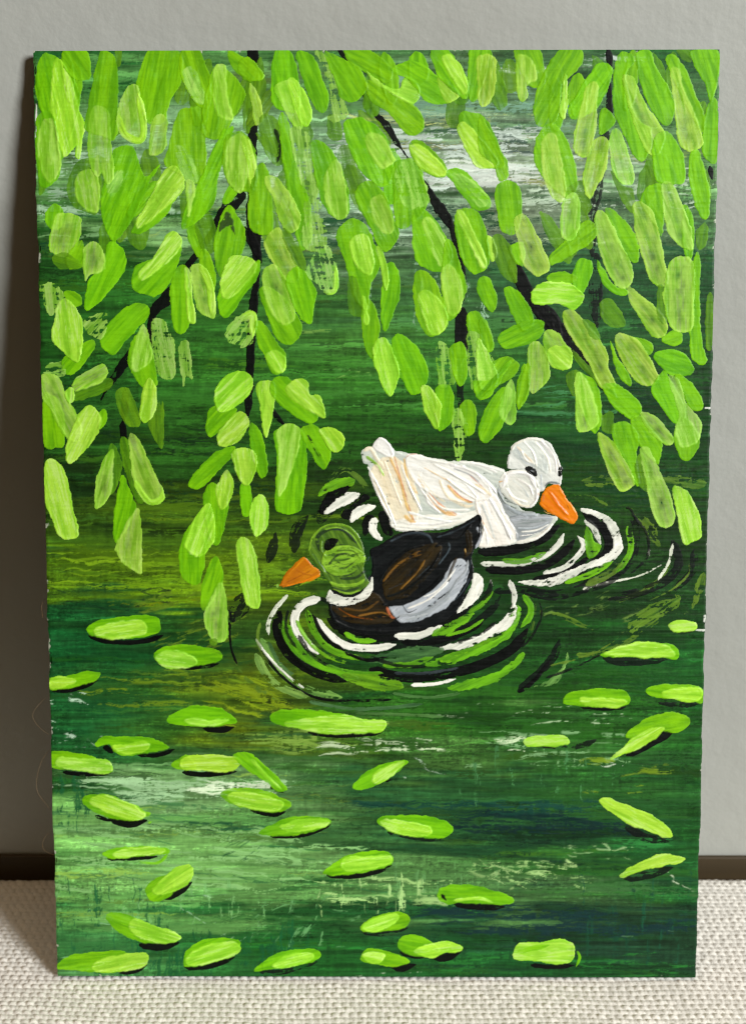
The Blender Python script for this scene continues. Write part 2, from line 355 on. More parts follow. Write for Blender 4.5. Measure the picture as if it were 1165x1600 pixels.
# ---- paint kinds: colour sRGB, alpha, dry, streak, rim brightness, thickness mm
KIND = {
 'g': dict(c=(120, 190, 8), c2=(92, 162, 5), a=.98, dry=0, tr=.14, st=.13, rim=.07, th=.10),
 'd': dict(c=(96, 150, 14), c2=(70, 120, 14), a=.86, dry=0, tr=.5, st=.22, rim=.10, th=.05),
 'o': dict(c=(96, 128, 38), c2=(60, 96, 26), a=.72, dry=.72, st=.3, rim=.0, th=.04),
 'h': dict(c=(164, 219, 62), c2=(132, 196, 38), a=.97, dry=0, tr=.16, st=.15, rim=.24, th=.17),
 'p': dict(c=(164, 210, 78), c2=(124, 184, 36), a=.88, dry=0, tr=.45, st=.20, rim=.40, th=.12),
 'r': dict(c=(146, 196, 84), c2=(112, 170, 46), a=.84, dry=.55, tr=.4, st=.26, rim=.15, th=.07),
 'k': dict(c=(5, 7, 6), c2=(2, 3, 3), a=.99, dry=.04, st=.3, rim=0, th=.07),
 'K': dict(c=(9, 16, 12), c2=(6, 12, 10), a=.92, dry=.62, st=.4, rim=0, th=.05),
 'w': dict(c=(236, 236, 224), c2=(206, 210, 196), a=.98, dry=.20, st=.10, rim=.04, th=.17),
 'W': dict(c=(222, 226, 208), c2=(190, 200, 176), a=.92, dry=.75, st=.2, rim=0, th=.08),
 'l': dict(c=(106, 172, 22), c2=(80, 140, 20), a=.95, dry=.3, st=.22, rim=.1, th=.10),
 'm': dict(c=(124, 168, 84), c2=(84, 128, 62), a=.84, dry=.60, st=.3, rim=.0, th=.08),
 'q': dict(c=(70, 110, 58), c2=(48, 84, 44), a=.84, dry=.40, st=.3, rim=.1, th=.08),
 # duck paints
 'A': dict(c=(228, 227, 216), c2=(206, 208, 198), a=1, dry=0, st=.08, rim=0, th=.30),
 'B': dict(c=(244, 243, 236), c2=(232, 230, 220), a=.95, dry=0, st=.09, rim=.03, th=.34),
 'c': dict(c=(238, 226, 198), c2=(232, 214, 178), a=.85, dry=.1, st=.12, rim=0, th=.22),
 'y': dict(c=(222, 182, 104), c2=(214, 160, 96), a=.85, dry=.2, st=.16, rim=0, th=.16),
 'R': dict(c=(196, 118, 74), c2=(176, 90, 60), a=.85, dry=.25, st=.16, rim=0, th=.12),
 'G': dict(c=(214, 219, 208), c2=(194, 202, 194), a=.9, dry=.1, st=.12, rim=0, th=.22),
 'H': dict(c=(158, 164, 166), c2=(128, 136, 138), a=.9, dry=.1, st=.14, rim=0, th=.20),
 'D': dict(c=(15, 19, 19), c2=(8, 11, 12), a=1, dry=0, st=.35, rim=.0, th=.22),
 'E': dict(c=(64, 76, 84), c2=(44, 54, 60), a=.8, dry=.35, st=.25, rim=0, th=.16),
 'b': dict(c=(48, 37, 14), c2=(26, 22, 12), a=.85, dry=.25, st=.35, rim=0, th=.16),
 'j': dict(c=(122, 86, 30), c2=(84, 58, 20), a=.85, dry=.3, st=.3, rim=0, th=.14),
 's': dict(c=(186, 192, 196), c2=(160, 168, 172), a=.95, dry=.1, st=.14, rim=0, th=.22),
 'v': dict(c=(92, 130, 34), c2=(64, 100, 28), a=1, dry=0, st=.25, rim=.0, th=.26),
 'V': dict(c=(144, 192, 54), c2=(112, 160, 36), a=.92, dry=.15, st=.2, rim=0, th=.2),
 'u': dict(c=(42, 62, 34), c2=(30, 48, 28), a=.9, dry=.2, st=.2, rim=0, th=.16),
 'e': dict(c=(232, 132, 12), c2=(220, 112, 10), a=1, dry=0, st=.10, rim=.0, th=.34),
 'f': dict(c=(206, 132, 14), c2=(184, 106, 10), a=1, dry=0, st=.14, rim=.0, th=.30),
 'F': dict(c=(160, 88, 10), c2=(140, 74, 10), a=.8, dry=.3, st=.2, rim=0, th=.12),
 'x': dict(c=(238, 206, 150), c2=(230, 180, 110), a=.85, dry=.3, st=.1, rim=0, th=.12),
}
def spline(P, closed, n=10):
    P = np.asarray(P, float); m = len(P); out = []
    rngk = range(m) if closed else range(m - 1)
    t = np.arange(n) / n
    for i in rngk:
        if closed: a, b, c, d = P[i - 1], P[i], P[(i + 1) % m], P[(i + 2) % m]
        else: a, b, c, d = P[max(i - 1, 0)], P[i], P[i + 1], P[min(i + 2, m - 1)]
        T = t[:, None]
        out.append(.5 * ((2 * b) + (-a + c) * T + (2 * a - 5 * b + 4 * c - d) * T ** 2 + (-a + 3 * b - 3 * c + d) * T ** 3))
    out = np.concatenate(out)
    return out if closed else np.vstack([out, P[-1]])

def seg_dist(x, y, Q, closed):
    A = Q; B = np.roll(Q, -1, 0) if closed else None
    if not closed: A, B = Q[:-1], Q[1:]
    d2 = np.full(x.shape, 1e9); arc = np.zeros(x.shape); side = np.zeros(x.shape)
    L = 0
    inside = np.zeros(x.shape, bool)
    for (ax, ay), (bx, by) in zip(A, B):
        ex, ey = bx - ax, by - ay; l2 = ex * ex + ey * ey + 1e-12; l = math.sqrt(l2)
        t = np.clip(((x - ax) * ex + (y - ay) * ey) / l2, 0, 1)
        dx = x - ax - t * ex; dy = y - ay - t * ey; q = dx * dx + dy * dy
        better = q < d2
        d2 = np.where(better, q, d2); arc = np.where(better, L + t * l, arc)
        side = np.where(better, np.sign(ex * (y - ay) - ey * (x - ax)), side)
        if closed:
            cnd = (ay > y) != (by > y)
            if abs(by - ay) > 1e-12: inside ^= cnd & (x < (bx - ax) * (y - ay) / (by - ay) + ax)
        L += l
    return np.sqrt(d2), arc, side, inside, L

def stroke_sdf(pts, width):
    """pts in mm. width None: closed outline, else brush line of that width (mm)."""
    Q = spline(pts, width is None, 7 if width is None else 8)
    pad = 1.0 + (width or 0)
    x0, y0 = Q.min(0) - pad; x1, y1 = Q.max(0) + pad
    i0, i1 = max(0, int(x0 / DX)), min(NX, int(x1 / DX) + 2); j0, j1 = max(0, int(y0 / DY)), min(NY, int(y1 / DY) + 2)
    if i1 - i0 < 2 or j1 - j0 < 2: return None
    x = GX[j0:j1, i0:i1]; y = GY[j0:j1, i0:i1]
    d, arc, side, ins, L = seg_dist(x, y, Q, width is None)
    if width is None:
        sd = np.where(ins, d, -d)
        m = Q.mean(0); cov = np.cov((Q - m).T); w, V = np.linalg.eigh(cov); ax = V[:, 1]
        if ax[1] < 0: ax = -ax
        s = (x - m[0]) * ax[0] + (y - m[1]) * ax[1]; t = -(x - m[0]) * ax[1] + (y - m[1]) * ax[0]
        hl = 2 * math.sqrt(w[1]) + 1e-6; sn = s / hl; hw = max(sd.max(), .2)
    else:
        u = arc / L
        prof = np.clip(np.minimum(u * L / (width * .7) + .45, (1 - u) * L / (width * 1.4) + .2), 0, 1) ** .7
        hw = width / 2; sd = hw * prof - d
        s = arc; t = d * side; sn = u * 2 - 1
    return (i0, i1, j0, j1), sd, s, t, sn, hw

DUCKK = set('ABcyRGHDEbjsvVuefFx')
def apply(kind, pts, width, seed, jit=1.0):
    r = stroke_sdf(pts, width)
    if r is None: return None
    (i0, i1, j0, j1), sd, s, t, sn, hw = r
    K = KIND[kind]; rr = random.Random(seed)
    sl = (slice(j0, j1), slice(i0, i1)); w = WEAVE[sl]
    sd = sd + (.03 if width else .08) * nz(s / 1.6 + seed, t / 1.6 + seed * .3) * (1 + K['dry'])
    streak = .62 * nz(s / 8 + seed * 1.3, t / 1.1 + seed * .7) + .55 * nz(s / 5 + seed * .4, t / .38 + seed * .9); fine = nz(s / 2.2 + seed, t / .2)
    duck = kind in DUCKK; big = duck and width is None
    sd = sd + (.0 if duck or width else .20)
    a = sstep(-.04, .26 if K.get('tr') else .18, sd)
    if K['dry'] > 0:
        q = K['dry'] * 2.0 * (1 + .35 * np.clip(sn * (1 if rr.random() < .5 else -1), -1, 1))
        a = a * sstep(q - 2.6, q - 1.5, .7 * streak + .7 * w + .25 * fine)
    if not duck and kind in 'gdhpo' and rr.random() < .75:   # the brush runs dry at one end
        e = sstep(.35, 1.0, sn * (1 if rr.random() < .4 else -1))
        a = a * (1 - .65 * e * sstep(-.5, .7, streak + .6 * fine + 1.1 * e - .5))
    a = a * K['a'] * (1 - K.get('tr', 0) * sstep(.0, 1.8, streak + .3 * fine))
    rim = np.exp(-((sd - .28) / .26) ** 2) * (.55 + .45 * np.clip(sn, -1, 1))
    if K['rim'] > .3:      # thin middle, paint pushed to the rim
        core = sstep(.35, hw * .9 + .36, sd)
        a = a * (1 - .42 * core * (.6 + .4 * nz(s / 3 + seed, t / 2)))
    mixf = np.clip(.5 + .35 * nz(s / 7 + seed, t / .8) + .2 * streak, 0, 1)[..., None]
    c1, c2 = lin(K['c']), lin(K['c2'])
    tint = np.array([math.exp(rr.gauss(0, .05) * jit), math.exp(rr.gauss(0, .035) * jit), math.exp(rr.gauss(0, .12) * jit)])
    if kind in 'wWkK': tint = tint * 0 + 1
    col = (c1 * mixf + c2 * (1 - mixf)) * tint
    if kind in 'hpr': pm = (.5 * sstep(.3, 1.7, streak + .5 * fine))[..., None]; col = col * (1 - pm) + lin((200, 232, 132)) * pm
    col = col * np.exp(K['st'] * (.2 if big else .42) * (streak + .4 * fine))[..., None]
    col = col * (1 + K['rim'] * .75 * rim)[..., None]
    A = a[..., None]
    C[sl] = C[sl] * (1 - A) + np.clip(col, 0, .93) * A
    rg = (.10 if big else .34) if duck else .10
    relief = .55 * K['th'] * (.6 + rg * (streak + .25 * fine) + .8 * rim * (1 if K['rim'] > 0 else .4))
    Z[sl] += a * np.clip(relief, .01, .7) * sstep(0, .35, sd)
    m = np.zeros((NY, NX), bool) if False else (sl, (sd > -.06) & (a > .05))
    return m

def grid_part(mask_items, name, parent, mat=None):
    """one mesh from the canvas cells covered by the given strokes"""
    mask_items = [m for m in mask_items if m is not None]
    if not mask_items: return None
    j0 = min(m[0][0].start for m in mask_items); j1 = max(m[0][0].stop for m in mask_items)
    i0 = min(m[0][1].start for m in mask_items); i1 = max(m[0][1].stop for m in mask_items)
    M = np.zeros((j1 - j0, i1 - i0), bool)
    for (sj, si), b in mask_items: M[sj.start - j0:sj.stop - j0, si.start - i0:si.stop - i0] |= b
    # close pinholes a little
    P = np.pad(M, 1); M2 = M | ((P[:-2, 1:-1] & P[2:, 1:-1]) | (P[1:-1, :-2] & P[1:-1, 2:]))
    M = M2
    face = M[:-1, :-1] & M[1:, :-1] & M[:-1, 1:] & M[1:, 1:]
    if face.sum() < 6: return None
    use = np.zeros_like(M); use[:-1, :-1] |= face; use[1:, :-1] |= face; use[:-1, 1:] |= face; use[1:, 1:] |= face
    sl = (slice(j0, j1), slice(i0, i1))
    Z[sl] = Z[sl] + use * .012                    # a new skin of paint, always above the last
    vid = -np.ones(M.shape, int); vid[use] = np.arange(use.sum())
    x = GX[sl][use]; y = GY[sl][use]; z = Z[sl][use]
    fj, fi = np.nonzero(face)
    F = np.stack([vid[fj + 1, fi], vid[fj + 1, fi + 1], vid[fj, fi + 1], vid[fj, fi]], -1)
    V = np.stack([(x - CW / 2) / 1000, -z / 1000, (CH - y) / 1000], -1)
    return dict(name=name, parent=parent, V=V, F=F, C=C[sl][use].copy(), area=int(face.sum()), mat=mat or M_PAINT)

def link(p, parent):
    o = mesh_obj(p['name'], p['V'], p['F'], p['mat'], parent=parent, col=p['C'])
    return o

def parse_pts(txt, tl):
    P = [tuple(float(q) for q in w.split(',')) for w in txt.split()]
    return to_mm([(tl[0] + x / tl[2], tl[1] + y / tl[2]) for x, y in P])
TILES = {'A': (45, 70, 3.0026), 'B': (400, 70, 3.0026), 'C': (750, 70, 3.0026), 'D': (45, 560, 3.0026), 'E': (400, 560, 3.0026),
         'F': (750, 560, 3.0026), 'G': (60, 1020, 3.0026), 'I': (400, 1020, 3.0026), 'J': (730, 1020, 3.0026),
         'W': (560, 670, 3.236), 'M': (430, 740, 3.3286), 'P': (0, 0, 1.0)}
SEED = [100]
def run(block, name, jit=1.0, mat=None):
    """each line = one part: 'kind pts | kind pts | kind~width pts'"""
    parts = []; tl = TILES['P']
    for ln in block.strip().splitlines():
        ln = ln.strip()
        if not ln: continue
        if ln[0] == '@': tl = TILES[ln[1]]; continue
        nm = name
        if ':' in ln: nm, ln = ln.split(':', 1)
        items = []
        for st in ln.split('|'):
            k, pts = st.strip().split(' ', 1); SEED[0] += 1
            wd = None
            if '~' in k: k, wd = k.split('~'); wd = float(wd) / tl[2] * .1215 * (1.5 if tl[2] < 3.1 else 1.05)
            items.append(apply(k, parse_pts(pts, tl), wd, SEED[0] * .618, jit))
        p = grid_part(items, nm.strip(), None, mat)
        if p: parts.append(p)
    return parts

# ------------------------------------------------------------ the painted picture
BG_C, BG_Z = C.copy(), Z.copy()

RIPPLES = run('''
@F
o 430,620 500,630 600,680 590,700 520,660 440,640
o 690,700 750,720 820,790 840,870 800,860 740,780
o 830,540 1040,560 1050,590 1000,610 850,570
o 470,575 560,545 690,560 560,610
o~18 640,1140 760,1090 850,1020 900,930
o 700,1230 820,1140 920,1110 930,1160 830,1240 720,1300
o~22 450,1390 560,1380 680,1330 760,1280
o 990,1150 1020,1030 1050,1010 1040,1100 1000,1170
K~34 900,860 930,960 870,1040 760,1090 600,1130
K~30 1000,900 990,1000 900,1090
W~14 790,900 800,960 740,1000
W~12 900,870 880,960 830,1040
W~10 480,1080 600,1050 740,1020 860,960
o~26 280,1190 380,1210 500,1260 560,1240
K~26 690,700 730,800 720,920 640,1020 520,1090
l~22 690,790 705,880 680,950 630,1005
K~40 380,960 520,1050 360,1110 200,1090 60,1090
o~20 210,1350 240,1260 250,1150 210,1110
@E
o~26 300,640 400,520 480,560 540,640
K~44 180,900 190,810 240,740
K~36 60,950 80,880 90,820
K~30 360,700 300,760 300,690
k 300,720 330,640 390,600 455,580 440,610 400,650 350,720
l 295,645 330,590 400,560 460,565 455,595 400,600 340,620
w 325,728 370,670 430,630 485,632 470,660 400,690
l~20 400,720 440,680 500,650
k 400,740 430,700 500,640 530,655 490,680 450,750
w 445,765 455,720 500,690 552,690 545,705 490,735
k 500,780 520,735 550,740 540,780 510,830
w 540,755 565,755 560,800 590,850 560,845 532,810
k 575,740 605,720 640,820 600,820
K~20 380,1180 300,1130 200,1190 130,1300
K~60 420,1330 600,1350 820,1330 1000,1250
k~46 345,1190 400,1262 520,1298 660,1292 800,1270 920,1210 990,1140 1030,1060
w~26 285,1225 335,1285 420,1345 540,1360 655,1342
l~22 420,1290 480,1320 560,1325
k~32 258,1205 290,1280 350,1345 430,1385
w~26 655,1300 760,1300 870,1252
w~30 292,1128 225,1148 185,1200 185,1265 230,1325 290,1385
W~18 145,1112 95,1170 58,1240 60,1300
w 1020,1010 1062,1030 1055,1090 1010,1150 940,1195 985,1120 1015,1060
l 820,1300 860,1260 940,1225 1020,1195 975,1240 900,1290
l~20 1000,1190 1060,1150 1110,1090
K~30 930,1290 1040,1230 1120,1160 1150,1110
k~24 690,1330 820,1330 960,1290 1060,1240
l~34 870,1415 1010,1372 1130,1305 1205,1220 1225,1160
w 865,1358 950,1330 1040,1300 1165,1215 1210,1150 1220,1230 1130,1290 1000,1350 900,1365
q 520,1420 620,1378 750,1352 880,1362 800,1408 650,1430
l~22 600,1440 720,1435 830,1400
l 795,1442 880,1395 1000,1362 1120,1320 1200,1250 1228,1165 1238,1200 1210,1280 1130,1345 1000,1400 900,1435
l~44 126,1245 170,1335 240,1420 340,1470 470,1500
l~26 240,1185 275,1285 350,1365 500,1412
k~34 108,1190 100,1290 160,1395 270,1470 420,1515
k~38 540,1462 700,1495 900,1478 1060,1435 1200,1360 1270,1270
E~12 650,1475 800,1475 950,1450
l 400,1485 540,1482 680,1520 650,1555 520,1545
m~36 25,1320 80,1425 165,1510 260,1562 400,1590
w~11 0,1318 55,1395 150,1490 230,1550
k~14 20,1370 120,1490 250,1580 400,1605 640,1600
m~30 0,1390 40,1470 110,1540 250,1592
q~16 250,1610 420,1640 600,1640 780,1620
w~15 730,1532 840,1526 935,1503
l 895,1545 960,1515 1080,1490 1180,1440 1250,1380 1240,1420 1160,1490 1050,1540 950,1560
@F
w~20 20,1025 65,1050 95,1095
l~24 80,1200 110,1160 140,1110
w~22 138,1045 160,1110 150,1170
l~26 205,1115 235,1160 230,1210 190,1260
K~26 0,1130 40,1090 50,1040
k~40 0,905 130,895 270,850 365,785
w~22 5,962 110,965 220,955 310,920 365,870 390,822
l~22 105,945 200,950 310,908
k~30 30,990 180,995 310,965 400,900 440,850
w~21 300,1005 385,985 450,930 485,875 455,832
k~22 250,1035 380,1010 470,960 510,925
l 495,780 530,850 560,875 540,920 500,925
w~22 492,762 530,795 562,870
k~40 490,725 560,775 605,850 590,920 520,950
w 475,702 560,725 635,775 665,870 650,920 600,955 500,990 400,1040 300,1065 180,1048 300,1035 400,1005 500,960 580,930 625,880 610,810 560,750 490,722
l~22 400,1050 520,1010 620,950
o~30 500,1060 600,1010 690,940
K~34 180,1560 260,1490 340,1400 370,1320
m 250,1540 330,1500 390,1430 405,1370 410,1420 350,1520
k~16 180,1565 250,1510 330,1410
o~12 700,1250 620,1330 480,1400 330,1440
K~12 560,1390 440,1450 300,1500
o~10 960,930 980,1000 900,1080 780,1140
K~14 720,740 780,830 780,930 700,1010
K~12 270,1130 285,1200 250,1290 190,1360
m~10 640,700 690,770 700,850
@E
l~16 190,1230 240,1320 320,1390 430,1430
K~16 540,1400 660,1440 800,1445
K~14 150,1180 140,1270 190,1360
W~10 1085,1060 1095,1120 1050,1190
K~14 1090,1250 1150,1190 1175,1120
l~12 1140,1160 1165,1120 1170,1070
k~12 300,1250 360,1320 450,1370
@E
K~18 200,1300 260,1390 360,1450
l~14 330,1440 450,1470 600,1475
k~16 420,1380 520,1415 620,1400
q~18 60,1330 110,1430 190,1500
K~16 940,1330 1050,1290 1130,1230
l~14 890,1300 990,1270 1070,1220
q~14 640,1570 800,1590 960,1570
o~18 20,1240 10,1330 60,1440
@D
K~22 950,1260 960,1180 1000,1130
k~12 940,1240 950,1360 980,1440
o~22 950,1420 1000,1480 1080,1550 1165,1600
K 940,1170 1000,1100 1040,1170 960,1240
o~18 850,1420 860,1480 900,1560
@I
o~34 0,170 80,230 180,265 350,290
q~14 400,275 560,285 720,290 880,300
''', 'water_ripple')

# ducks: base coat plus many visible bristle strokes, each element a piece of its own
WHITE = run('''
@W
white_duck: G 14,120 40,92 75,90 98,45 130,45 170,90 240,130 330,145 440,158 560,160 640,175 735,205 760,300 820,400 900,430 998,440 985,490 920,545 800,585 690,600 600,598 625,500 605,430 520,480 420,512 330,515 200,520 160,480 130,400 110,380 80,290 48,230 50,190 22,170 | B 70,95 98,45 135,50 172,95 170,150 120,130 | G~26 190,120 330,150 460,170 | B 235,150 280,122 420,160 520,175 620,240 680,330 600,370 430,360 300,290 250,230 | c 60,215 140,140 230,170 300,330 290,480 170,450 100,330 | B 300,440 420,430 560,420 610,400 600,440 520,480 330,515 190,515 160,470 | B 590,330 690,330 740,420 800,520 795,570 690,595 605,592 625,500 600,430 | G 450,165 560,160 640,175 735,205 720,250 690,280 600,230 520,180 | H 690,280 720,330 760,390 830,420 900,430 880,450 800,450 740,420 | H 760,440 900,430 985,440 950,500 880,540 800,570 790,510 | B~22 800,575 900,550 980,480 | V~18 40,140 90,180 130,240 | c~24 30,110 60,100 90,150 130,200 | c~14 85,180 110,220 120,260 | B~18 55,220 80,290 120,380 170,470 | B~14 45,190 120,330 190,500 | y~16 160,150 210,260 240,380 280,470 | c~16 130,160 170,270 220,400 | R~9 180,140 215,260 270,440 290,470 | y~13 230,150 250,260 300,330 | B~14 215,180 260,300 320,420 | y~22 235,440 270,470 290,470 | B~14 250,190 310,300 390,400 | c~14 300,250 380,360 480,430 | y~24 345,320 390,380 440,420 490,438 | B~12 340,310 350,370 420,430 | R~8 350,320 410,380 500,435 | c~20 410,260 450,340 540,390 580,385 | y~16 450,285 500,340 575,375 | R~9 460,290 520,345 580,372 | B~16 440,250 520,310 600,360 | B~18 380,180 480,230 580,290 640,330 | y~8 330,195 400,235 470,270 | R~7 550,225 600,270 665,330 | H~9 480,200 560,230 610,270 | B~20 460,180 560,210 640,260 700,330 | c~14 590,280 640,310 670,340 | G~16 480,175 580,185 680,230 | B~12 560,165 650,190 730,215 | G~12 330,450 430,460 520,450 | B~16 260,480 380,480 500,460 | B~16 180,490 300,500 400,500 | G~14 620,380 660,470 690,570 | B~22 660,350 720,450 770,560 | G~10 700,380 750,480 780,560 | B~14 610,450 640,520 650,590 | y~6 590,360 600,420 680,560 | H~12 800,480 880,470 960,460 | B~10 820,520 900,510 960,480 | s~14 770,460 860,450 980,450 | B~16 330,300 420,400 560,410 | B~14 430,200 540,280 600,350 | B~16 250,420 360,450 470,470 | B~14 500,165 600,180 700,220 | c~9 300,230 380,330 440,370 | G~7 250,260 330,380 420,440 | G~6 640,330 700,440 740,540 | G~6 300,180 420,250 520,320 | R~7 235,150 260,130 300,125 | E~6 700,330 740,360 800,385
neck: H~26 705,300 730,370 800,420 890,425 | s~16 740,380 820,430 920,430 | H~8 760,450 860,460 960,460 | s~12 800,500 880,500 960,470 | B~7 810,540 890,530 960,500 | u~8 700,320 740,375 800,402
head: A 745,190 760,120 800,65 860,42 930,48 980,85 1010,150 1028,210 1025,280 1000,290 960,280 935,320 900,300 880,230 820,205 760,205 | G 770,90 830,60 900,70 960,150 950,230 900,200 850,170 790,140 | B~16 770,110 800,70 870,50 940,65 | c~12 800,90 850,140 890,180 | B~12 830,60 880,120 900,200 | G~8 860,60 910,140 930,210 | B~12 890,60 950,140 970,230 | B~16 920,60 985,140 1000,230 | G~8 940,80 930,160 960,230 | B~14 1005,150 1020,230 1015,290 | G~14 760,130 760,180 800,195 | B~14 820,110 850,160 900,180 | y~6 790,80 830,60 | G~10 860,120 900,200 930,260 | s~8 800,100 830,160 880,185 | E~13 938,292 965,268 1014,276 | s~8 920,230 925,300 935,310
cheek: A 710,260 735,215 790,200 850,210 895,250 915,310 900,370 860,400 800,385 750,350 715,310 | B~24 730,290 750,235 800,220 860,235 895,300 | c~12 760,330 820,385 880,390 | B~22 900,300 895,360 860,395 | B~18 740,300 790,350 850,370 | G~12 780,260 830,300 860,350 | B~14 800,250 860,290 880,340 | H~6 790,200 860,210 905,260 920,310 | y~16 708,268 730,262 | R~7 905,320 912,350 900,385 | b~8 718,320 760,365 810,388
eye: k 840,197 856,188 880,198 898,215 894,234 872,228 846,214 | s~3 868,208 880,214
eye: k 1012,200 1026,198 1022,228 1012,232
beak: e 925,330 950,290 1010,280 1030,310 1070,370 1105,420 1112,450 1085,485 1040,470 990,435 930,405 912,380 | x~8 1080,390 1108,440 | F~7 1010,310 1050,380 1080,450 | e~26 960,320 1000,370 1060,440 | y~8 920,400 950,425 990,432 | R~8 935,330 930,370
''', 'white_duck', .25, M_WET)

DARK = run('''
@M
dark_duck: D 1058,210 1075,270 1070,330 1030,420 1028,540 990,620 940,720 840,790 720,820 600,838 450,835 330,800 290,740 275,660 300,600 420,560 500,520 490,400 540,370 600,330 700,295 820,305 900,290 980,250 | b 290,690 330,690 420,670 500,610 560,650 590,690 625,750 560,780 440,785 350,760 | s 590,692 700,665 800,610 880,520 940,440 990,460 1000,520 970,600 900,690 800,740 700,775 640,765 | E~12 600,350 700,310 790,320 820,370 | b 560,620 570,520 660,420 760,370 860,370 850,470 760,570 680,640 600,660 | j~14 560,560 640,470 760,400 | b~14 620,600 720,520 820,400 | j~12 650,600 740,510 780,440 | D~16 580,640 680,600 800,500 860,400 | D~14 540,560 590,480 680,400 780,370 | j~8 660,480 700,440 760,420 | E~7 700,570 780,500 800,480 | b~12 600,540 700,440 | D~28 560,680 680,665 800,600 880,520 | E~10 840,330 930,300 1040,240 | D~18 830,380 900,340 960,330 1020,260 | b~34 1000,300 1010,380 980,440 | j~12 985,400 990,420 | y~7 985,390 990,410 | b~18 940,440 910,510 900,560 | E~9 850,470 900,400 900,360 | s~14 1050,280 1065,330 1040,390 | D~14 1060,260 1060,330 | H~14 640,740 760,720 880,640 950,540 | s~14 680,760 800,720 910,640 | B~12 690,700 800,650 900,560 | H~10 700,740 830,700 930,600 | B~10 770,640 850,600 940,490 | D~7 660,680 690,720 740,700 | H~16 940,560 990,500 1000,450 | E~10 980,560 1010,480 1020,440 | E~10 930,660 980,600 1010,540 | R~16 580,695 600,740 625,750 | j~12 360,700 460,710 540,660 | j~10 350,740 460,750 590,740 | F~8 330,700 400,740 520,760 | b~16 420,690 520,640 | j~14 430,740 540,720 600,740 | D~16 300,760 420,810 600,820 760,800 | E~7 300,640 290,700 310,750 | E~8 500,430 500,500 480,560 | E~8 590,600 660,570
neck_ring: w 268,650 280,605 300,615 340,640 400,640 450,620 480,580 500,540 505,590 480,640 430,670 370,690 310,682
head: v 170,400 185,350 220,290 280,262 340,258 400,280 440,330 465,400 472,450 460,510 490,560 450,610 380,632 310,610 270,560 250,530 225,490 185,440 | v~30 190,420 225,475 265,520 | V~14 175,400 195,330 250,275 320,262 390,280 440,340 | u~22 230,400 220,330 280,290 350,290 420,360 | E~8 300,290 370,300 430,370 | V~8 260,290 330,280 400,320 450,400 | v~16 240,350 240,400 270,440 | V~18 285,565 340,580 420,575 470,545 | u~16 290,590 360,610 440,590 | V~10 300,600 380,622 440,605 | u~18 340,545 420,540 470,500 | E~9 470,560 470,500 490,420
cheek: V 240,450 260,405 320,375 390,380 450,400 472,440 440,490 380,520 320,530 265,505 | V~14 245,470 260,410 330,380 400,380 460,420 | u~14 280,470 330,420 400,420 | V~16 270,490 340,510 410,470 465,430 | u~8 300,440 350,470 420,460 | v~12 320,400 400,400 440,440 | V~10 300,500 380,440 450,430 | u~7 236,470 250,410 300,375 380,370 450,395 | u~8 262,510 320,535 400,520 465,460 | u~6 300,470 360,490 430,440 | V~5 360,480 400,460 450,430 | v~14 290,450 340,450 390,440
eye: k 256,380 266,350 298,338 324,344 314,368 288,388 266,394
beak: f 18,575 60,510 110,455 150,428 175,450 200,480 240,510 215,545 140,570 60,592 25,590 | F~9 60,565 130,530 190,500 | f~12 50,540 110,480 150,440 | e~10 60,583 140,562 230,525 | F~10 110,500 150,520 200,530 | e~8 155,440 180,470 230,505 | r 8,580 14,574 18,588 12,590
''', 'dark_duck', .25, M_WET)

BRANCHES = run('''
@P
k 389,76 402,76 405,130 402,200 401,290 408,340 407,420 402,480 398,560 392,640 384,640 386,560 390,480 396,420 386,340 388,290 386,200 387,130 | k~12 382,358 398,385 408,410 | k~7 412,600 425,640 445,665
k 362,298 380,300 384,310 372,325 350,340 338,362 330,366 336,340 348,318 | k~8 338,355 310,395 285,425 | k 268,448 270,470 250,488 242,500 238,540 230,540 232,500 236,480 255,458 | k 200,548 212,552 195,580 180,598 165,615 158,626 168,600 178,580 | k~9 192,660 196,700 212,770 | k~9 198,610 194,660
k 528,78 545,90 568,120 583,165 610,195 625,225 650,265 672,295 695,325 707,345 705,358 690,345 672,315 660,280 630,240 610,215 590,190 580,170 556,130 | k~9 704,345 712,380 722,430 724,470 | k~16 722,485 720,540 718,570 | K~9 719,590 718,640
k~16 800,410 830,470 860,500 875,530 | k 828,470 860,480 888,520 880,535 850,515 | k~14 865,505 900,545 935,590 960,620
k~9 950,78 953,110 | k 945,170 952,128 957,180 950,178 | K~12 945,200 932,300 922,340 924,400 | K~16 930,400 930,470 932,510 | k~7 1108,260 1112,282
''', 'willow_branch')

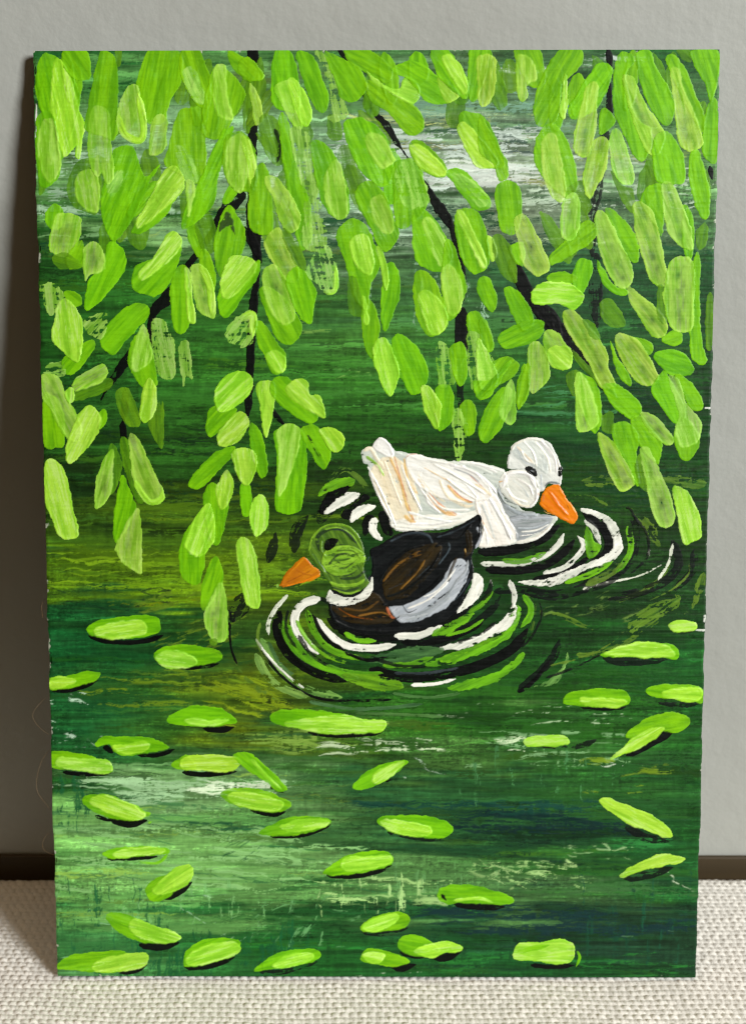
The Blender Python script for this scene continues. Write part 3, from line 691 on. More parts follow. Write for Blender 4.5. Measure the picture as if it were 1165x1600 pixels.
rr_ = random.Random(21); ul = ['@P']
for k in range(84):
    x = rr_.uniform(62, 1112); y = 90 + 300 * rr_.random() ** 1.5
    if 660 < x < 860 and y > 170: continue
    a = math.radians(90 + rr_.gauss(0, 20) + (8 if x < 500 else -12)); l = rr_.uniform(26, 48); w = rr_.uniform(9, 17)
    if y < 78 + l: y = 80 + l
    ca, sa = math.cos(a), math.sin(a); q = []
    for t, v in ((-1, .2), (-.6, .8), (.1, 1), (.8, .7), (1, 0), (.7, -.8), (0, -1), (-.7, -.6)):
        v *= rr_.uniform(.8, 1.15); q.append('%.0f,%.0f' % (min(1118, max(56, x + l * t * ca - w * v * sa)), max(78, y + l * t * sa + w * v * ca)))
    ul.append(rr_.choice('ddg') + ' ' + ' '.join(q))
UNDER = run(chr(10).join(ul), 'faint_willow_leaves')
LEAVES = run('''
@A
d 410,30 440,30 430,100 410,90
p 1035,200 1050,185 1090,270 1095,360 1060,365
g 45,90 80,40 150,70 230,200 240,300 200,430 150,540 110,330 60,310 40,190 | h 120,100 150,75 200,160 235,290 268,380 250,450 240,535 222,525 225,470 180,525 155,500 130,400 105,290
g 165,30 275,28 290,150 235,165 170,110
g 40,350 120,340 150,580 100,665 50,630 | p 60,370 110,350 140,440 150,580 100,650 60,570 48,490
d 190,640 240,540 330,560 330,780 230,770 185,710 | p 235,610 320,600 330,770 300,785 230,730
g 400,500 490,480 520,560 550,620 620,560 560,660 500,800 430,900 395,925 350,830 345,700 | r 370,640 440,590 430,680 380,690
g 270,340 330,60 370,30 410,80 420,250 410,440 340,430 270,400 | p 295,310 370,310 385,420 400,600 370,660 345,600 320,620 280,520
g 560,25 600,15 680,20 720,60 715,180 660,270 640,360 560,370 520,260 510,170
p 430,270 470,195 520,210 540,420 525,460 470,440 420,350 | h~26 422,340 450,420 525,450 540,380 515,230
p 585,350 645,345 640,490 580,520 565,490
g 720,25 790,20 840,120 855,200 850,290 800,290 740,210 715,140 | r 725,130 780,120 830,280 760,240
g 860,130 920,110 1000,190 1010,260 960,350 900,440 810,400 | p 870,120 920,98 930,230 960,340 930,350 880,310
g 940,30 1000,55 1060,80 1100,150 1060,170 990,140 940,80 | K~18 1015,65 1020,110
g 700,320 780,310 830,430 830,600 800,650 720,620 640,560 660,480 | r 690,480 760,520 790,640 730,640
g 900,420 930,400 960,400 890,620 860,760 760,850 720,860 730,780 800,640 | p 740,640 780,660 760,780 745,790
g 490,860 600,700 700,680 650,790 560,870 500,885 | h 560,740 640,590 700,580 735,660 690,720 600,800 520,860 510,820
g 920,450 1000,410 1060,500 1070,600 1050,690 930,640 | p 925,480 960,430 1010,430 1030,560 1000,690 950,665 930,620 | h~34 1010,440 1045,560 1050,680
g 80,800 120,750 160,780 150,860 100,860 | p 120,820 170,790 245,820 230,930 180,990 100,960
g 180,1000 250,920 260,1030 200,1050
g 370,940 410,930 450,980 450,1060 400,1130 330,1210 270,1240 280,1120 350,1030 | p 260,960 310,925 350,970 355,1050 290,1080 265,1105
g 500,1040 600,1000 700,930 715,980 680,1080 620,1170 540,1170 490,1130 | h 530,1060 600,980 650,890 685,875 720,920 690,980 600,1060 540,1100 520,1090
g 670,1120 700,1045 740,1045 745,1150 755,1300 720,1355 685,1330 665,1200 | h 735,1060 760,1080 770,1200 780,1300 750,1280
g 800,1020 830,960 870,1040 870,1150 840,1140
p 760,1060 800,1030 850,1080 870,1190 875,1280 830,1270 790,1230 | h~28 810,1045 850,1130 862,1270
g 880,880 930,755 980,800 1015,880 1000,980 900,1090 870,970 | u 892,860 928,785 960,830 972,900 940,850 900,880
g 900,1140 1000,1080 1080,1010 1075,1080 1000,1190 930,1280 890,1240 | h 905,1080 960,990 1050,1010 1060,1060 1000,1140 930,1190 900,1160
r 920,1370 960,1290 1050,1245 1065,1310 1050,1390 990,1420 | h~30 1000,1290 1050,1270 1050,1370
g 340,1380 390,1290 480,1220 560,1225 550,1290 460,1380 410,1450 350,1430
g 480,1400 530,1350 570,1420 600,1540 600,1600 540,1610 470,1500 | p 500,1400 540,1310 580,1440 560,1500 500,1535 485,1490
r 575,1300 630,1290 680,1380 690,1470 680,1560 610,1550 585,1420
r 705,1410 750,1390 770,1560 740,1560 725,1600 710,1500
g 170,1160 240,1170 250,1220 200,1230
r 55,1140 110,1120 170,1170 110,1270 70,1210
g 160,1480 250,1410 300,1385 305,1430 240,1520 180,1545
h 120,1300 140,1220 180,1195 240,1260 255,1330 240,1480 210,1480 150,1430 110,1370
r 270,1290 370,1260 350,1370 280,1350
r 80,1510 160,1490 170,1550 90,1550
d 110,1000 180,980 250,1040 150,1050
@B
g 0,90 40,150 0,170 -60,165 -80,90 -40,60
g 80,80 100,20 160,30 200,160 200,300 140,310 80,280 70,180
p 90,200 180,180 215,370 190,390 140,320 | h 150,200 170,155 220,210 260,290 255,360 230,380 190,330
g 190,50 260,50 310,150 340,260 310,320 250,240
d 340,330 390,350 400,440 340,430
r 280,30 330,60 390,210 430,330 370,370 340,340 350,220
g 320,30 410,70 480,110 520,190 500,240 460,270 400,250 370,160
g 420,20 520,20 620,90 640,130 600,180 510,130 430,70
g 510,170 560,180 700,260 770,310 785,390 740,430 690,400 620,320 540,260 | h 520,125 600,190 670,210 700,150 760,190 765,250 730,275 640,230 560,180
g 640,120 700,80 770,90 860,150 940,220 945,250 870,280 790,260 720,170 | p 850,160 900,170 945,230 940,255 890,265
g 820,15 890,20 960,100 990,180 990,245 950,240 850,140 | h 870,60 920,55 980,140 990,220 960,220 900,130
g 1000,30 1030,15 1090,20 1100,60 1040,240 995,240 | p 1040,60 1100,50 1125,100 1110,240 1050,290 1040,160
g 410,390 470,340 560,380 620,460 640,600 600,665 540,640 470,560 | p 515,430 580,420 640,510 645,550 590,580 540,520
d 30,330 100,350 130,500 110,570 50,520 20,400 | K~16 90,400 115,470 100,550
g 110,340 150,350 180,480 200,600 250,740 260,900 210,960 170,800 130,560
r 160,400 230,400 270,540 290,690 330,950 220,940 230,750 190,570
g 260,460 320,460 380,540 430,680 435,790 370,810 310,740 270,580 | p 330,600 380,540 415,640 430,790 370,815 320,700
g 470,680 530,640 600,700 650,820 670,900 600,970 530,850 480,760 | p 535,740 590,710 645,840 620,890 560,840
g 640,580 680,540 760,560 800,690 800,760 720,850 660,850 645,700 | r 650,600 720,530 770,600 810,740 700,760
g 715,470 770,450 880,550 895,610 840,620 750,560 | h 720,480 780,480 870,560 890,605 840,615 760,560
g 890,600 970,590 1080,700 1100,760 1030,775 950,680 | r 920,610 980,620 1090,720 1040,760
g 950,330 1010,315 1080,350 1140,470 1165,560 1120,580 1050,560 980,450 | h 945,400 975,365 1060,450 1120,520 1125,570 1040,575 990,500
h 1080,900 1110,910 1130,980 1110,1020 1085,980
g 930,800 1000,770 1060,820 1090,940 1080,1050 1020,1070 960,990 | h 940,790 975,790 1040,920 1085,1020 1060,1040 1000,930
g 740,780 800,780 880,880 920,1000 880,1060 800,1050 740,980 | p 780,830 830,820 900,950 910,1020 860,1035 810,920
g 890,920 930,950 985,1130 970,1200 930,1280 890,1280 870,1100 | p 870,1060 920,1040 970,1140 960,1230 910,1270 880,1170
g 390,860 450,815 520,850 560,960 580,1040 540,1120 520,1240 460,1180 420,1020 380,920 | h 445,920 490,890 530,910 550,1000 540,1080 490,1060 450,990
g 610,1040 650,1030 675,1110 665,1200 610,1340 585,1260 590,1150
h~26 570,950 600,1040 610,1150
g 500,1190 550,1220 580,1330 560,1450 530,1460 500,1360 | h 500,1180 520,1220 525,1305 505,1290
d 430,1110 470,1100 500,1250 440,1260
g 740,1090 790,1060 850,1130 900,1290 850,1360 800,1360 750,1260 | h 760,1170 810,1155 870,1210 895,1290 860,1355 810,1350 780,1250
g 1040,1110 1080,1085 1115,1150 1125,1210 1105,1255 1050,1190
g 990,1270 1040,1255 1110,1390 1100,1440 1040,1420 1000,1350
r 990,1370 1050,1360 1100,1470 1130,1550 1110,1600 1050,1640 1010,1590
r 850,1400 920,1440 940,1560 910,1600 860,1590
g 910,1430 950,1395 980,1420 990,1540 960,1600 930,1560
g 640,1380 690,1365 760,1430 805,1530 790,1600 740,1640 700,1600 650,1490
h 550,1430 575,1380 610,1380 650,1460 670,1540 640,1640 610,1630 560,1510
g 0,1300 40,1310 100,1400 140,1460 130,1530 80,1540 40,1460 10,1390 | h 50,1460 100,1435 140,1480 125,1535 75,1520
g 20,560 60,600 70,700 80,870 20,890 -30,850 -30,700
p 40,630 90,620 160,700 205,790 200,860 150,880 110,820 80,720
p 40,940 100,860 140,920 200,1060 190,1110 140,1110 90,1040
g 20,1150 100,1160 200,1280 215,1350 160,1405 100,1380 60,1290 | p 30,1080 90,1030 150,1130 185,1270 130,1315 60,1230
g 140,1110 200,1040 280,1150 270,1230 260,1310 200,1270
r 235,1060 280,970 340,950 385,1060 385,1160 330,1165 270,1110 | h~20 320,1160 370,1150 375,1040
d 120,880 160,880 230,1000 230,1060 180,1020
@C
d 920,25 980,25 990,80 950,70
g 160,20 270,20 300,90 300,180 240,200 200,150 | p 165,70 210,50 250,90 265,160 220,190 220,250 180,250
g 380,20 470,20 480,80 430,140 380,200 370,300 340,370 270,380 250,300 270,200 310,110
h 395,130 410,200 400,340 370,330 380,250
g 440,250 520,120 570,80 620,110 600,200 540,300 440,350 410,310 | p 500,190 550,180 545,300 540,400 500,520 440,500 440,420 470,300
g 640,60 700,40 720,80 680,150 730,340 800,400 790,510 740,540 660,400 620,270
g 730,40 800,30 820,100 870,180 910,280 890,370 830,350 770,240 740,130
p 665,155 720,160 770,270 850,390 860,450 830,510 780,500 720,370
g 990,30 1110,25 1115,150 1080,260 1050,180 1000,90
g 1060,300 1110,270 1110,540 1040,500
g 870,70 910,50 970,130 1010,240 1050,340 1030,400 920,200 | p 890,120 930,120 950,210 990,290 1040,440 1030,480 980,500 930,450 910,300
g 810,450 880,410 950,520 955,640 880,650 820,620
g 980,520 1020,500 1060,620 1075,740 1060,820 1020,780 980,640
g 280,400 340,370 390,420 440,540 450,680 400,720 290,620 250,520 | p 290,450 350,420 380,560 400,650 390,735 340,720 300,620
g 0,330 40,390 100,500 130,560 130,620 90,640 60,560 0,500 -10,400
g 90,650 150,640 190,700 190,820 160,890 100,870 80,780 70,700
g 140,950 200,930 200,1040 150,1000 | p 160,820 210,800 270,900 320,1010 320,1060 260,1085 200,1020 180,930
g 330,980 400,920 480,830 530,840 540,900 470,960 370,1020 325,1030
d 400,680 480,640 520,760 480,800 430,720
p 390,730 450,700 470,780 460,870 430,920 380,890
g 570,300 630,340 620,380 560,420
p 540,440 600,450 590,580 550,660 510,720 480,640 500,540
d 610,590 670,660 720,680 720,780 680,760
p 610,420 650,400 700,520 720,600 710,655 650,640 610,550
g 770,680 840,650 860,740 850,900 820,850 750,740
g 950,760 995,800 1000,940 980,1020 950,950
p 850,660 900,650 950,760 990,880 990,960 930,940 880,880 855,760
p 720,740 800,770 840,900 870,1050 870,1130 800,1110 750,970 720,840
g 580,770 640,790 720,880 745,980 720,1020 640,930
g 550,1010 620,1120 690,1150 680,1175 610,1160 560,1090
p 540,780 590,800 660,930 715,1060 700,1130 640,1130 580,1030 545,900
g 850,1380 900,1340 945,1350 940,1400 890,1410
p 690,1130 760,1180 830,1240 880,1320 850,1370 800,1360 740,1270 700,1200
d 830,1130 870,1150 870,1300 830,1270
g 1000,1020 1030,1000 1030,1330 1060,1480 1010,1490 980,1400
p 890,1020 950,990 1000,1030 1000,1230 990,1330 940,1345 890,1320 860,1210 860,1130
d 1060,1190 1090,1180 1085,1410 1055,1400
d 1010,880 1060,830 1060,930 1020,960
g 470,1000 520,1020 520,1080 480,1160 430,1120 440,1050
g 310,1090 370,1065 440,1080 440,1110 360,1140
h 240,1160 300,1115 400,1115 470,1155 485,1190 440,1240 360,1210 260,1220
g 110,1150 170,1150 230,1230 250,1300 200,1340 160,1280
g 90,1360 180,1310 270,1290 300,1310 270,1380 140,1425 95,1410
d 60,900 110,900 160,1000 170,1110 110,1090 70,1000
p 300,1350 360,1350 420,1440 425,1500 370,1520 310,1470
d 430,1430 500,1500 560,1590 460,1500
p 385,1260 430,1245 500,1310 590,1430 600,1510 630,1600 560,1600 500,1480 410,1350
d 480,1290 530,1310 560,1370 520,1370
d 570,1200 620,1200 675,1290 670,1320 600,1320 560,1250
g 610,1390 640,1460 700,1560 700,1600 640,1540
g 710,1370 800,1400 800,1450 760,1440
g 820,1440 930,1435 990,1490 990,1540 900,1550 830,1490
p 630,1370 660,1350 740,1390 800,1480 830,1560 790,1600 720,1570 650,1450
g 0,1280 30,1300 60,1390 40,1440 0,1390
g 60,1490 130,1465 180,1500 150,1560 80,1600 20,1640 60,1560
g 180,1550 210,1500 225,1580 220,1650 180,1690 170,1640
p 230,1410 280,1400 320,1480 320,1560 280,1610 245,1635 225,1600 220,1500
h -10,1380 40,1460 80,1560 50,1620 0,1610 -20,1500
@D
g 70,190 110,170 160,250 165,400 130,420 75,400
d 220,160 300,110 370,90 395,110 370,150 300,180 220,200 | p 220,100 300,50 350,25 375,70 340,110 270,140 210,150
p 60,80 140,90 180,180 240,300 245,380 200,390 150,330 100,230 65,180
h 175,160 210,140 215,190 190,210
g 330,270 350,240 368,260 360,310 330,330 | h 190,380 240,260 300,225 340,310 270,430 195,495 175,450
h 80,490 130,480 180,560 210,700 235,800 220,845 150,835 110,760 80,650
d 410,160 460,140 500,200 525,310 460,310 420,230
d 560,300 620,200 635,260 630,415 605,400
h 530,180 565,95 600,150 595,240 560,295 525,280
d 390,400 440,500 390,640 370,500 | p 320,560 350,480 395,430 395,500 385,640 320,705 310,660
d 440,370 480,420 500,600 540,680 500,660 450,520 430,430
p 475,370 500,365 540,430 600,560 632,620 630,670 600,690 550,660 490,560 | h~24 500,580 560,670 620,660 625,610
g 440,550 490,660 500,710 430,850 400,850 400,740 | p 415,870 500,710 525,760 530,980 515,1005 440,960 415,910
g 860,230 970,230 960,270 900,340 850,370 830,320
h 880,130 930,80 1000,60 1045,85 1045,150 980,220 900,250 870,190
g 1040,300 1090,350 1115,450 1115,540 1080,550 1040,420
g 760,560 850,460 960,410 960,450 880,540 800,610 755,600
h 910,320 970,255 1020,260 1035,310 990,380 910,415 880,370
g 990,590 1040,600 1040,720 1000,730
h 960,430 1010,420 1060,440 1065,520 1030,595 990,570 960,500
g 820,650 860,580 930,640 935,700 900,850 860,865 830,760 | h 880,610 930,520 960,600 930,690 900,700
g 720,850 770,770 830,870 805,1040 760,1060 715,1010 705,920 | h 740,840 790,730 850,680 870,760 865,860 800,930 740,890
h 1035,720 1070,645 1110,650 1125,760 1075,835 1045,790
h 975,860 1030,845 1070,950 1085,1150 1040,1165 1010,1120 985,980
g 810,1080 870,930 910,1000 900,1080 820,1180 | p 825,1200 880,1080 910,1055 930,1180 930,1310 870,1325 830,1260
d 850,1320 880,1320 880,1345 855,1345
h 1070,120 1140,110 1155,180 1120,360 1100,340 1085,220
@E
g 80,100 150,90 210,160 290,270 240,300 130,230 70,160 | h 140,150 190,100 240,110 250,170 300,180 325,270 280,260 200,210
g 90,340 200,320 235,420 240,500 215,690 180,725 120,725 90,690 100,480 | p 100,350 140,310 200,330 190,450 120,640 100,600 110,450
g 210,340 270,310 330,380 350,450 330,510 300,510 250,430 | K~10 240,360 310,480
h 300,340 350,325 400,350 415,400 380,440 340,420
g 1020,110 1100,100 1165,30 1190,20 1100,170 1040,190
g 840,140 910,130 925,200 920,290 860,340 840,250
h 770,150 800,125 860,200 865,260 850,330 800,270
g 955,220 1000,195 1030,240 1025,340 990,360 960,300
r 920,250 960,250 990,340 960,460 935,460
g 1050,300 1110,180 1165,130 1205,180 1150,320 1080,395 1045,370 | p 1140,240 1190,100 1215,160 1215,280 1180,310
@F
g 175,130 225,20 230,130 190,230 170,220
h 320,-50 420,-50 425,40 380,50 325,30
d 400,80 460,60 440,180
g 460,80 500,80 540,120 565,200 560,320 520,340 450,180 | p 440,110 470,65 520,160 550,260 545,310 490,345 450,320 445,200
g 570,130 640,120 730,190 755,250 700,280 620,220
g 700,290 750,270 800,330 850,400 840,470 820,490 740,400
g 620,310 690,300 740,360 730,450 740,590 720,580 690,500 630,400
p 750,250 800,260 850,300 900,370 890,405 830,380 770,310
d 740,450 770,470 790,620 750,600 725,520
p 550,350 600,370 660,450 720,570 715,600 660,620 610,550 570,450
p 750,420 790,420 830,510 880,620 910,720 900,775 860,790 820,760 790,650 760,500
h 900,620 930,600 980,640 1025,740 1035,830 1000,855 950,870 930,770
g 910,80 960,90 1030,170 1040,235 990,240 950,160
g 800,140 860,60 900,120 960,230 940,300 890,290 840,210
g 910,350 960,280 1030,380 980,470 930,460 | p 880,90 930,100 960,200 1030,290 1030,350 1000,400 940,410 910,330 930,250
d 570,270 620,255 620,340 570,340
''', 'willow_leaf')

FLOATING = run('''
@D
k~20 285,1302 350,1325 450,1333 550,1325 630,1300 | g 275,1270 330,1230 480,1210 600,1215 610,1280 520,1310 400,1310 300,1300 | h 310,1270 400,1240 530,1235 540,1290 400,1315 320,1300
k~20 640,1440 760,1450 890,1432 | g 590,1380 650,1350 760,1345 890,1375 890,1420 760,1440 650,1440 600,1420 | h 595,1400 640,1375 720,1375 790,1420 750,1450 640,1450
k~22 105,1552 180,1558 250,1540 325,1508 | g 100,1500 180,1490 260,1470 335,1475 320,1505 220,1540 105,1550 | h 105,1500 180,1495 220,1520 105,1550
@F
K~18 890,1270 930,1282 1000,1275 | h 880,1250 940,1225 1005,1240 1000,1275 920,1282
K~34 580,1405 700,1422 880,1405 | g 560,1390 700,1340 870,1335 925,1360 920,1410 850,1400 650,1400 | h 580,1385 700,1335 840,1335 900,1370 890,1400 700,1400
@G
k~26 780,352 850,362 920,348 | g 605,310 680,260 780,248 870,265 930,320 900,335 790,345 640,335 | h 690,325 700,308 800,315 890,310 870,328 790,345
k 300,450 320,425 350,455 345,470 | k~20 470,478 560,480 640,452 | g 270,425 310,395 400,392 520,398 600,430 610,450 540,465 440,480 370,470 330,425 280,440 | h 350,435 440,425 500,418 525,435 500,460 430,475 380,468
k~20 120,560 220,570 345,562 | g 62,480 80,460 180,470 270,490 240,520 140,545 65,535 | h 85,515 110,488 200,495 320,500 345,530 330,562 200,555 110,535
k~22 680,560 780,570 930,555 | g 622,525 660,500 700,480 740,540 660,548 | h 665,520 690,485 780,480 900,482 945,500 940,530 890,558 760,552 680,545
k~16 1090,630 1150,655 | g 910,480 960,465 1010,480 1080,545 1140,600 1165,640 1120,645 1060,600 970,540 | h~16 1000,500 1060,570 1140,640
k~26 1000,735 1100,755 1160,745 | g 855,665 890,640 960,633 1060,645 1165,690 1180,720 1120,745 1000,735 900,705 | h 890,675 930,655 1040,665 1130,690 1150,710 1110,742 1000,730 920,710
k~34 340,775 420,800 510,785 | k~18 270,765 340,790 | g 205,690 250,665 340,668 430,705 500,740 520,760 450,785 350,775 250,740 | h 240,700 280,668 360,680 440,712 500,755 470,785 400,775 300,735 | g~18 515,800 535,790
g~14 470,980 560,985 610,940 | k~22 330,965 420,962 560,955 | g 300,940 370,915 480,908 600,918 610,940 520,950 340,962 | h 350,945 400,920 500,910 590,920 570,942 460,950 380,962
k~30 600,1150 660,1120 720,1075 | g 500,1110 540,1065 620,1040 640,1100 600,1150 530,1165 | h 540,1105 580,1060 650,1005 710,995 725,1050 680,1095 600,1130 550,1132
k~30 480,1370 560,1380 660,1360 | g 320,1250 350,1215 430,1235 520,1280 660,1330 600,1355 480,1355 380,1310 | h 430,1275 460,1250 550,1280 640,1310 670,1340 590,1362 500,1345 450,1320
k~22 385,1498 450,1492 510,1462 | g 95,1460 150,1420 280,1403 400,1400 420,1440 350,1500 200,1492 100,1480 | h 255,1480 290,1440 400,1415 490,1405 520,1425 490,1475 400,1492 320,1498
k~30 690,1472 800,1465 920,1425 | g 683,1450 700,1395 780,1345 880,1338 945,1350 930,1400 820,1450 700,1470 | h 690,1450 720,1405 820,1365 910,1355 950,1385 920,1415 820,1450 720,1465
@I
k~18 70,860 220,855 350,805 | g 15,840 100,795 180,770 300,770 350,790 320,815 200,850 40,855 | h 120,810 200,785 310,780 345,795 300,820 180,840 130,830
k~24 250,372 400,385 595,370 | g 65,300 100,272 200,265 330,275 480,305 500,340 300,360 100,335 | h 135,330 260,305 420,292 500,312 605,318 590,368 480,375 340,378 200,355
k~20 600,600 635,595 | g 455,625 490,580 560,535 640,512 710,508 680,540 620,590 520,635 470,640 | h 540,600 560,560 620,530 690,512 640,570 570,612
K~22 620,840 720,862 820,872 900,860 | g 570,795 600,768 700,763 820,768 910,805 915,840 860,868 740,860 630,835 | h 585,800 610,780 720,792 810,815 815,850 740,860 640,838
k~24 335,1042 460,1045 560,1025 635,995 | g 312,1030 360,990 460,940 580,928 630,945 638,985 580,1010 460,1035 340,1040 | h 400,990 420,960 520,955 620,950 630,980 560,1010 450,1025 405,1010
k~26 930,1175 1020,1190 1165,1190 | g 850,1130 880,1095 980,1085 1080,1105 1190,1140 1200,1175 1100,1175 960,1170 900,1180 860,1160 | h~14 930,1160 1040,1150 1110,1170 | k~16 870,1135 890,1160
K~24 500,1310 600,1315 710,1290 | g 490,1280 540,1245 640,1218 700,1222 718,1260 680,1290 580,1305 500,1305 | h 495,1290 530,1255 640,1225 665,1245 620,1285 540,1308
k~24 680,1405 740,1420 800,1425 | k~32 840,1432 900,1425 960,1395 | g 665,1360 690,1330 760,1325 820,1355 860,1400 780,1420 690,1405 | h 740,1400 800,1370 890,1352 950,1370 960,1395 880,1408 820,1430
k~34 640,1470 690,1475 745,1462 | g 490,1430 520,1385 600,1395 680,1425 715,1450 640,1470 540,1455 500,1445 | h 500,1420 530,1400 600,1415 580,1450 530,1450
K~22 20,1495 130,1495 290,1445 | g 0,1480 60,1430 170,1390 290,1395 290,1435 200,1465 60,1480 0,1492 | h 80,1465 130,1425 240,1405 270,1425 220,1455 120,1475
@J
k~16 530,252 640,262 745,252 | g 452,225 475,188 580,170 720,170 760,205 745,240 640,250 470,240 | h 530,210 620,212 740,225 700,255 600,248 550,240
K~28 890,222 980,240 1080,238 | g 838,180 870,152 980,150 1095,162 1098,230 1060,225 960,215 860,200 | h 910,190 960,168 1080,165 1095,200 1060,228 950,212
k~34 750,475 850,425 970,360 | g 745,380 800,330 880,290 970,278 1030,300 1035,340 980,370 900,365 780,400 | h 670,495 740,430 820,370 900,348 915,365 830,430 720,480
K~18 320,435 400,442 470,440 | K~26 490,445 560,425 600,408 | h 265,410 300,392 400,385 460,392 468,425 380,438 280,435
K~34 740,805 820,860 940,885 | h 622,705 650,680 720,705 830,745 920,800 960,850 940,868 860,840 740,790
K~36 740,1055 840,1040 960,1005 | h 712,1040 760,1005 850,960 930,945 1020,965 960,990 820,1015 730,1055
k~20 300,1465 400,1472 500,1465 | g~14 510,1395 525,1430 505,1475 | h 215,1410 235,1365 330,1358 430,1342 495,1365 500,1420 480,1445 420,1460 330,1445 230,1438 | g~22 240,1400 300,1385 380,1370
''', 'floating_leaf')

# ------------------------------------------------------------ assemble the painting
painting = bpy.data.objects.new('painting', None); COL.objects.link(painting)
painting.empty_display_size = .02
painting.location = (0, 0, 0); painting.rotation_euler = (-LAM, 0, 0)
painting['label'] = 'small green acrylic painting of two ducks under willow leaves, leaning on the grey wall'
painting['category'] = 'painting'

def board():
    m, N, L, P = new_mat('board_edge')
    t = N.new('ShaderNodeTexCoord'); n = noise_node(N, L, t.outputs['Object'], 260, 5, .7); cr = N.new('ShaderNodeValToRGB')
    e = cr.color_ramp.elements; e[0].position = .6; e[0].color = (*lin((28, 66, 40)), 1); e[1].position = .8; e[1].color = (*lin((176, 180, 164)), 1)
    L.new(n.outputs['Fac'], cr.inputs[0]); L.new(cr.outputs[0], P.inputs['Base Color']); P.inputs['Roughness'].default_value = .8
    # thin card with slightly nibbled edges, painted face left to the paint skin
    n1, n2 = 160, 224
    pts = [(-W/2 + W * i / n1, 0) for i in range(n1)] + [(W/2, H * i / n2) for i in range(n2)] + [(W/2 - W * i / n1, H) for i in range(n1)] + [(-W/2, H - H * i / n2) for i in range(n2)]
    r = random.Random(3); V = []; F = []
    n = len(pts)
    for d, ins in ((0.00002, .00022), (.00025, 0), (.00135, 0), (.0016, .00015)):
        for i, (x, z) in enumerate(pts):
            q = random.Random(i // 2).uniform(0, .00010)
            sx_ = -1 if x > W/2 - 1e-6 else (1 if x < -W/2 + 1e-6 else 0); sz_ = -1 if z > H - 1e-6 else (1 if z < 1e-6 else 0)
            V.append((x + sx_ * (ins + q), d, z + sz_ * (ins * .6 + q * .5)))
    for k in range(3):
        for i in range(n):
            a, b = k * n + i, k * n + (i + 1) % n
            F.append((a, b, b + n, a + n))
    F.append(tuple(range(n - 1, -1, -1))); F.append(tuple(range(3 * n, 4 * n)))
    return mesh_obj('board', V, F, m, parent=painting, smooth=False)
board()
idx = np.arange(NX * NY).reshape(NY, NX)
F = np.stack([idx[1:, :-1], idx[1:, 1:], idx[:-1, 1:], idx[:-1, :-1]], -1).reshape(-1, 4)
edge = np.minimum(np.minimum(GX, CW - GX), np.minimum(GY, CH - GY))
ZB = BG_Z * sstep(-.1, .35, edge) + .02
# the paint runs out raggedly at the rim of the card, bare primer flecks
rag = sstep(.42, .1, edge + .16 * nz(GX / 1.1, GY / 1.1)) * (nz(GX / 2.4 + 4, GY / 2.4) > 2.1)
BGC = BG_C * (1 - .8 * rag[..., None]) + lin((186, 190, 172)) * .8 * rag[..., None]
for (fx, fy, w_, h_) in ((1107, 637, 5, 1.6), (1096, 984, 7, 1.8), (1099, 965, 1.4, 6), (58, 195, 1.4, 30)):
    p = to_mm([[fx, fy]])[0]; k = .1215
    q = ((GX - p[0]) / (w_ * k)) ** 2 + ((GY - p[1]) / (h_ * k)) ** 2 + .5 * nz(GX, GY)
    a = sstep(1.2, .6, q)[..., None]; BGC = BGC * (1 - a) + lin((212, 216, 206)) * a
# wobble the outer rim so that the card edge is not ruler straight
XB = (GX - CW / 2) / 1000; ZZ = (CH - GY) / 1000
wobx = .00007 * nz(GY / 4, GY * 0) ; wobz = .00005 * nz(GX / 5 + 8, GX * 0)
XB = XB + np.where(edge < .3, np.sign(XB) * wobx * (np.abs(XB) > W / 2 - .0004), 0)
mesh_obj('painted_water', np.stack([XB, -ZB / 1000, ZZ], -1).reshape(-1, 3), F, M_PAINT, parent=painting, col=BGC.reshape(-1, 3))

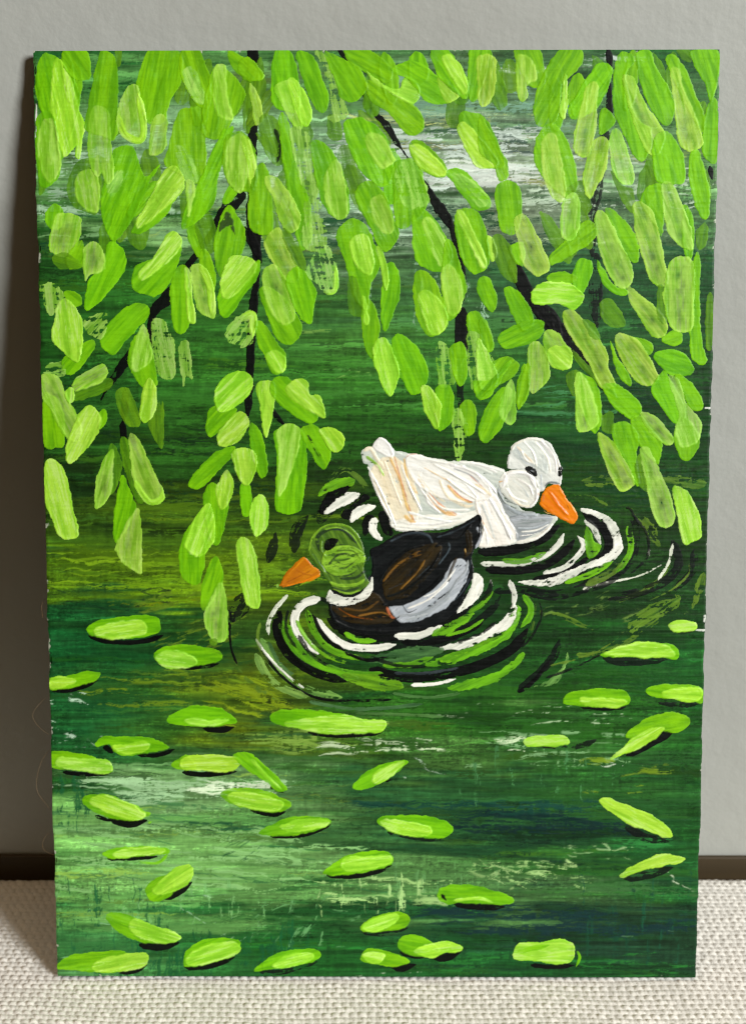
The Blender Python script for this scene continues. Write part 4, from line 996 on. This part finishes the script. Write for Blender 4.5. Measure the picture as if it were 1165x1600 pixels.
def join_parts(ps, name):
    off = 0; V = []; Fs = []; Cs = []
    for p in ps: V.append(p['V']); Fs.append(p['F'] + off); Cs.append(p['C']); off += len(p['V'])
    return dict(name=name, V=np.vstack(V), F=np.vstack(Fs), C=np.vstack(Cs), mat=ps[0]['mat'])

for p in BRANCHES: link(p, painting)
rank = sorted(LEAVES, key=lambda p: -p['area']); big = set(id(p) for p in rank[:100])
for p in LEAVES:
    if id(p) in big: link(p, painting)
rest = UNDER + [p for p in LEAVES if id(p) not in big]
if rest:
    o = link(join_parts(rest, 'small_willow_leaves'), painting); o['kind'] = 'stuff'
for p in FLOATING: link(p, painting)
rank = sorted(RIPPLES, key=lambda p: -p['area'])[:100]
for p in rank: link(p, painting)
for group, lab in ((WHITE, 'white duck with orange beak, head turned right'), (DARK, 'dark drake with green head and yellow-orange beak, facing left')):
    body = link(group[0], painting); body['label'] = lab
    for p in group[1:]: link(p, body)

# fine stray hairs caught on the left edge of the board
def fibre(name, P, parent):
    pts = spline(np.array(P), False, 10); V = []; F = []
    r = .000022
    mm = to_mm(pts)
    for i, (u, v) in enumerate(mm):
        x = (u - CW / 2) / 1000; z = (CH - v) / 1000; y = .0004 + .0008 * math.sin(i * .21)
        for k in range(5): a = k * 2 * math.pi / 5; V.append((x + r * math.cos(a), y + r * math.sin(a), z + r * .3 * math.sin(a)))
    for i in range(len(mm) - 1):
        for k in range(5): F.append((i * 5 + k, i * 5 + (k + 1) % 5, i * 5 + 5 + (k + 1) % 5, i * 5 + 5 + k))
    return mesh_obj(name, V, F, MF, parent=parent)
MF, N_, L_, P_ = new_mat('lint'); P_.inputs['Base Color'].default_value = (*lin((130, 100, 62)), 1); P_.inputs['Roughness'].default_value = .5
fibre('stray_hair', [(82, 1166), (62, 1195), (58, 1230), (72, 1258), (83, 1278)], painting)
fibre('stray_hair', [(80, 1300), (68, 1312), (68, 1325), (84, 1337)], painting)
fibre('stray_hair', [(79, 1085), (62, 1100), (52, 1118), (66, 1142), (82, 1156)], painting)
fibre('stray_hair', [(78, 930), (64, 945), (68, 965)], painting)
print('leaves', len(LEAVES), 'floating', len(FLOATING), 'ripples', len(RIPPLES))
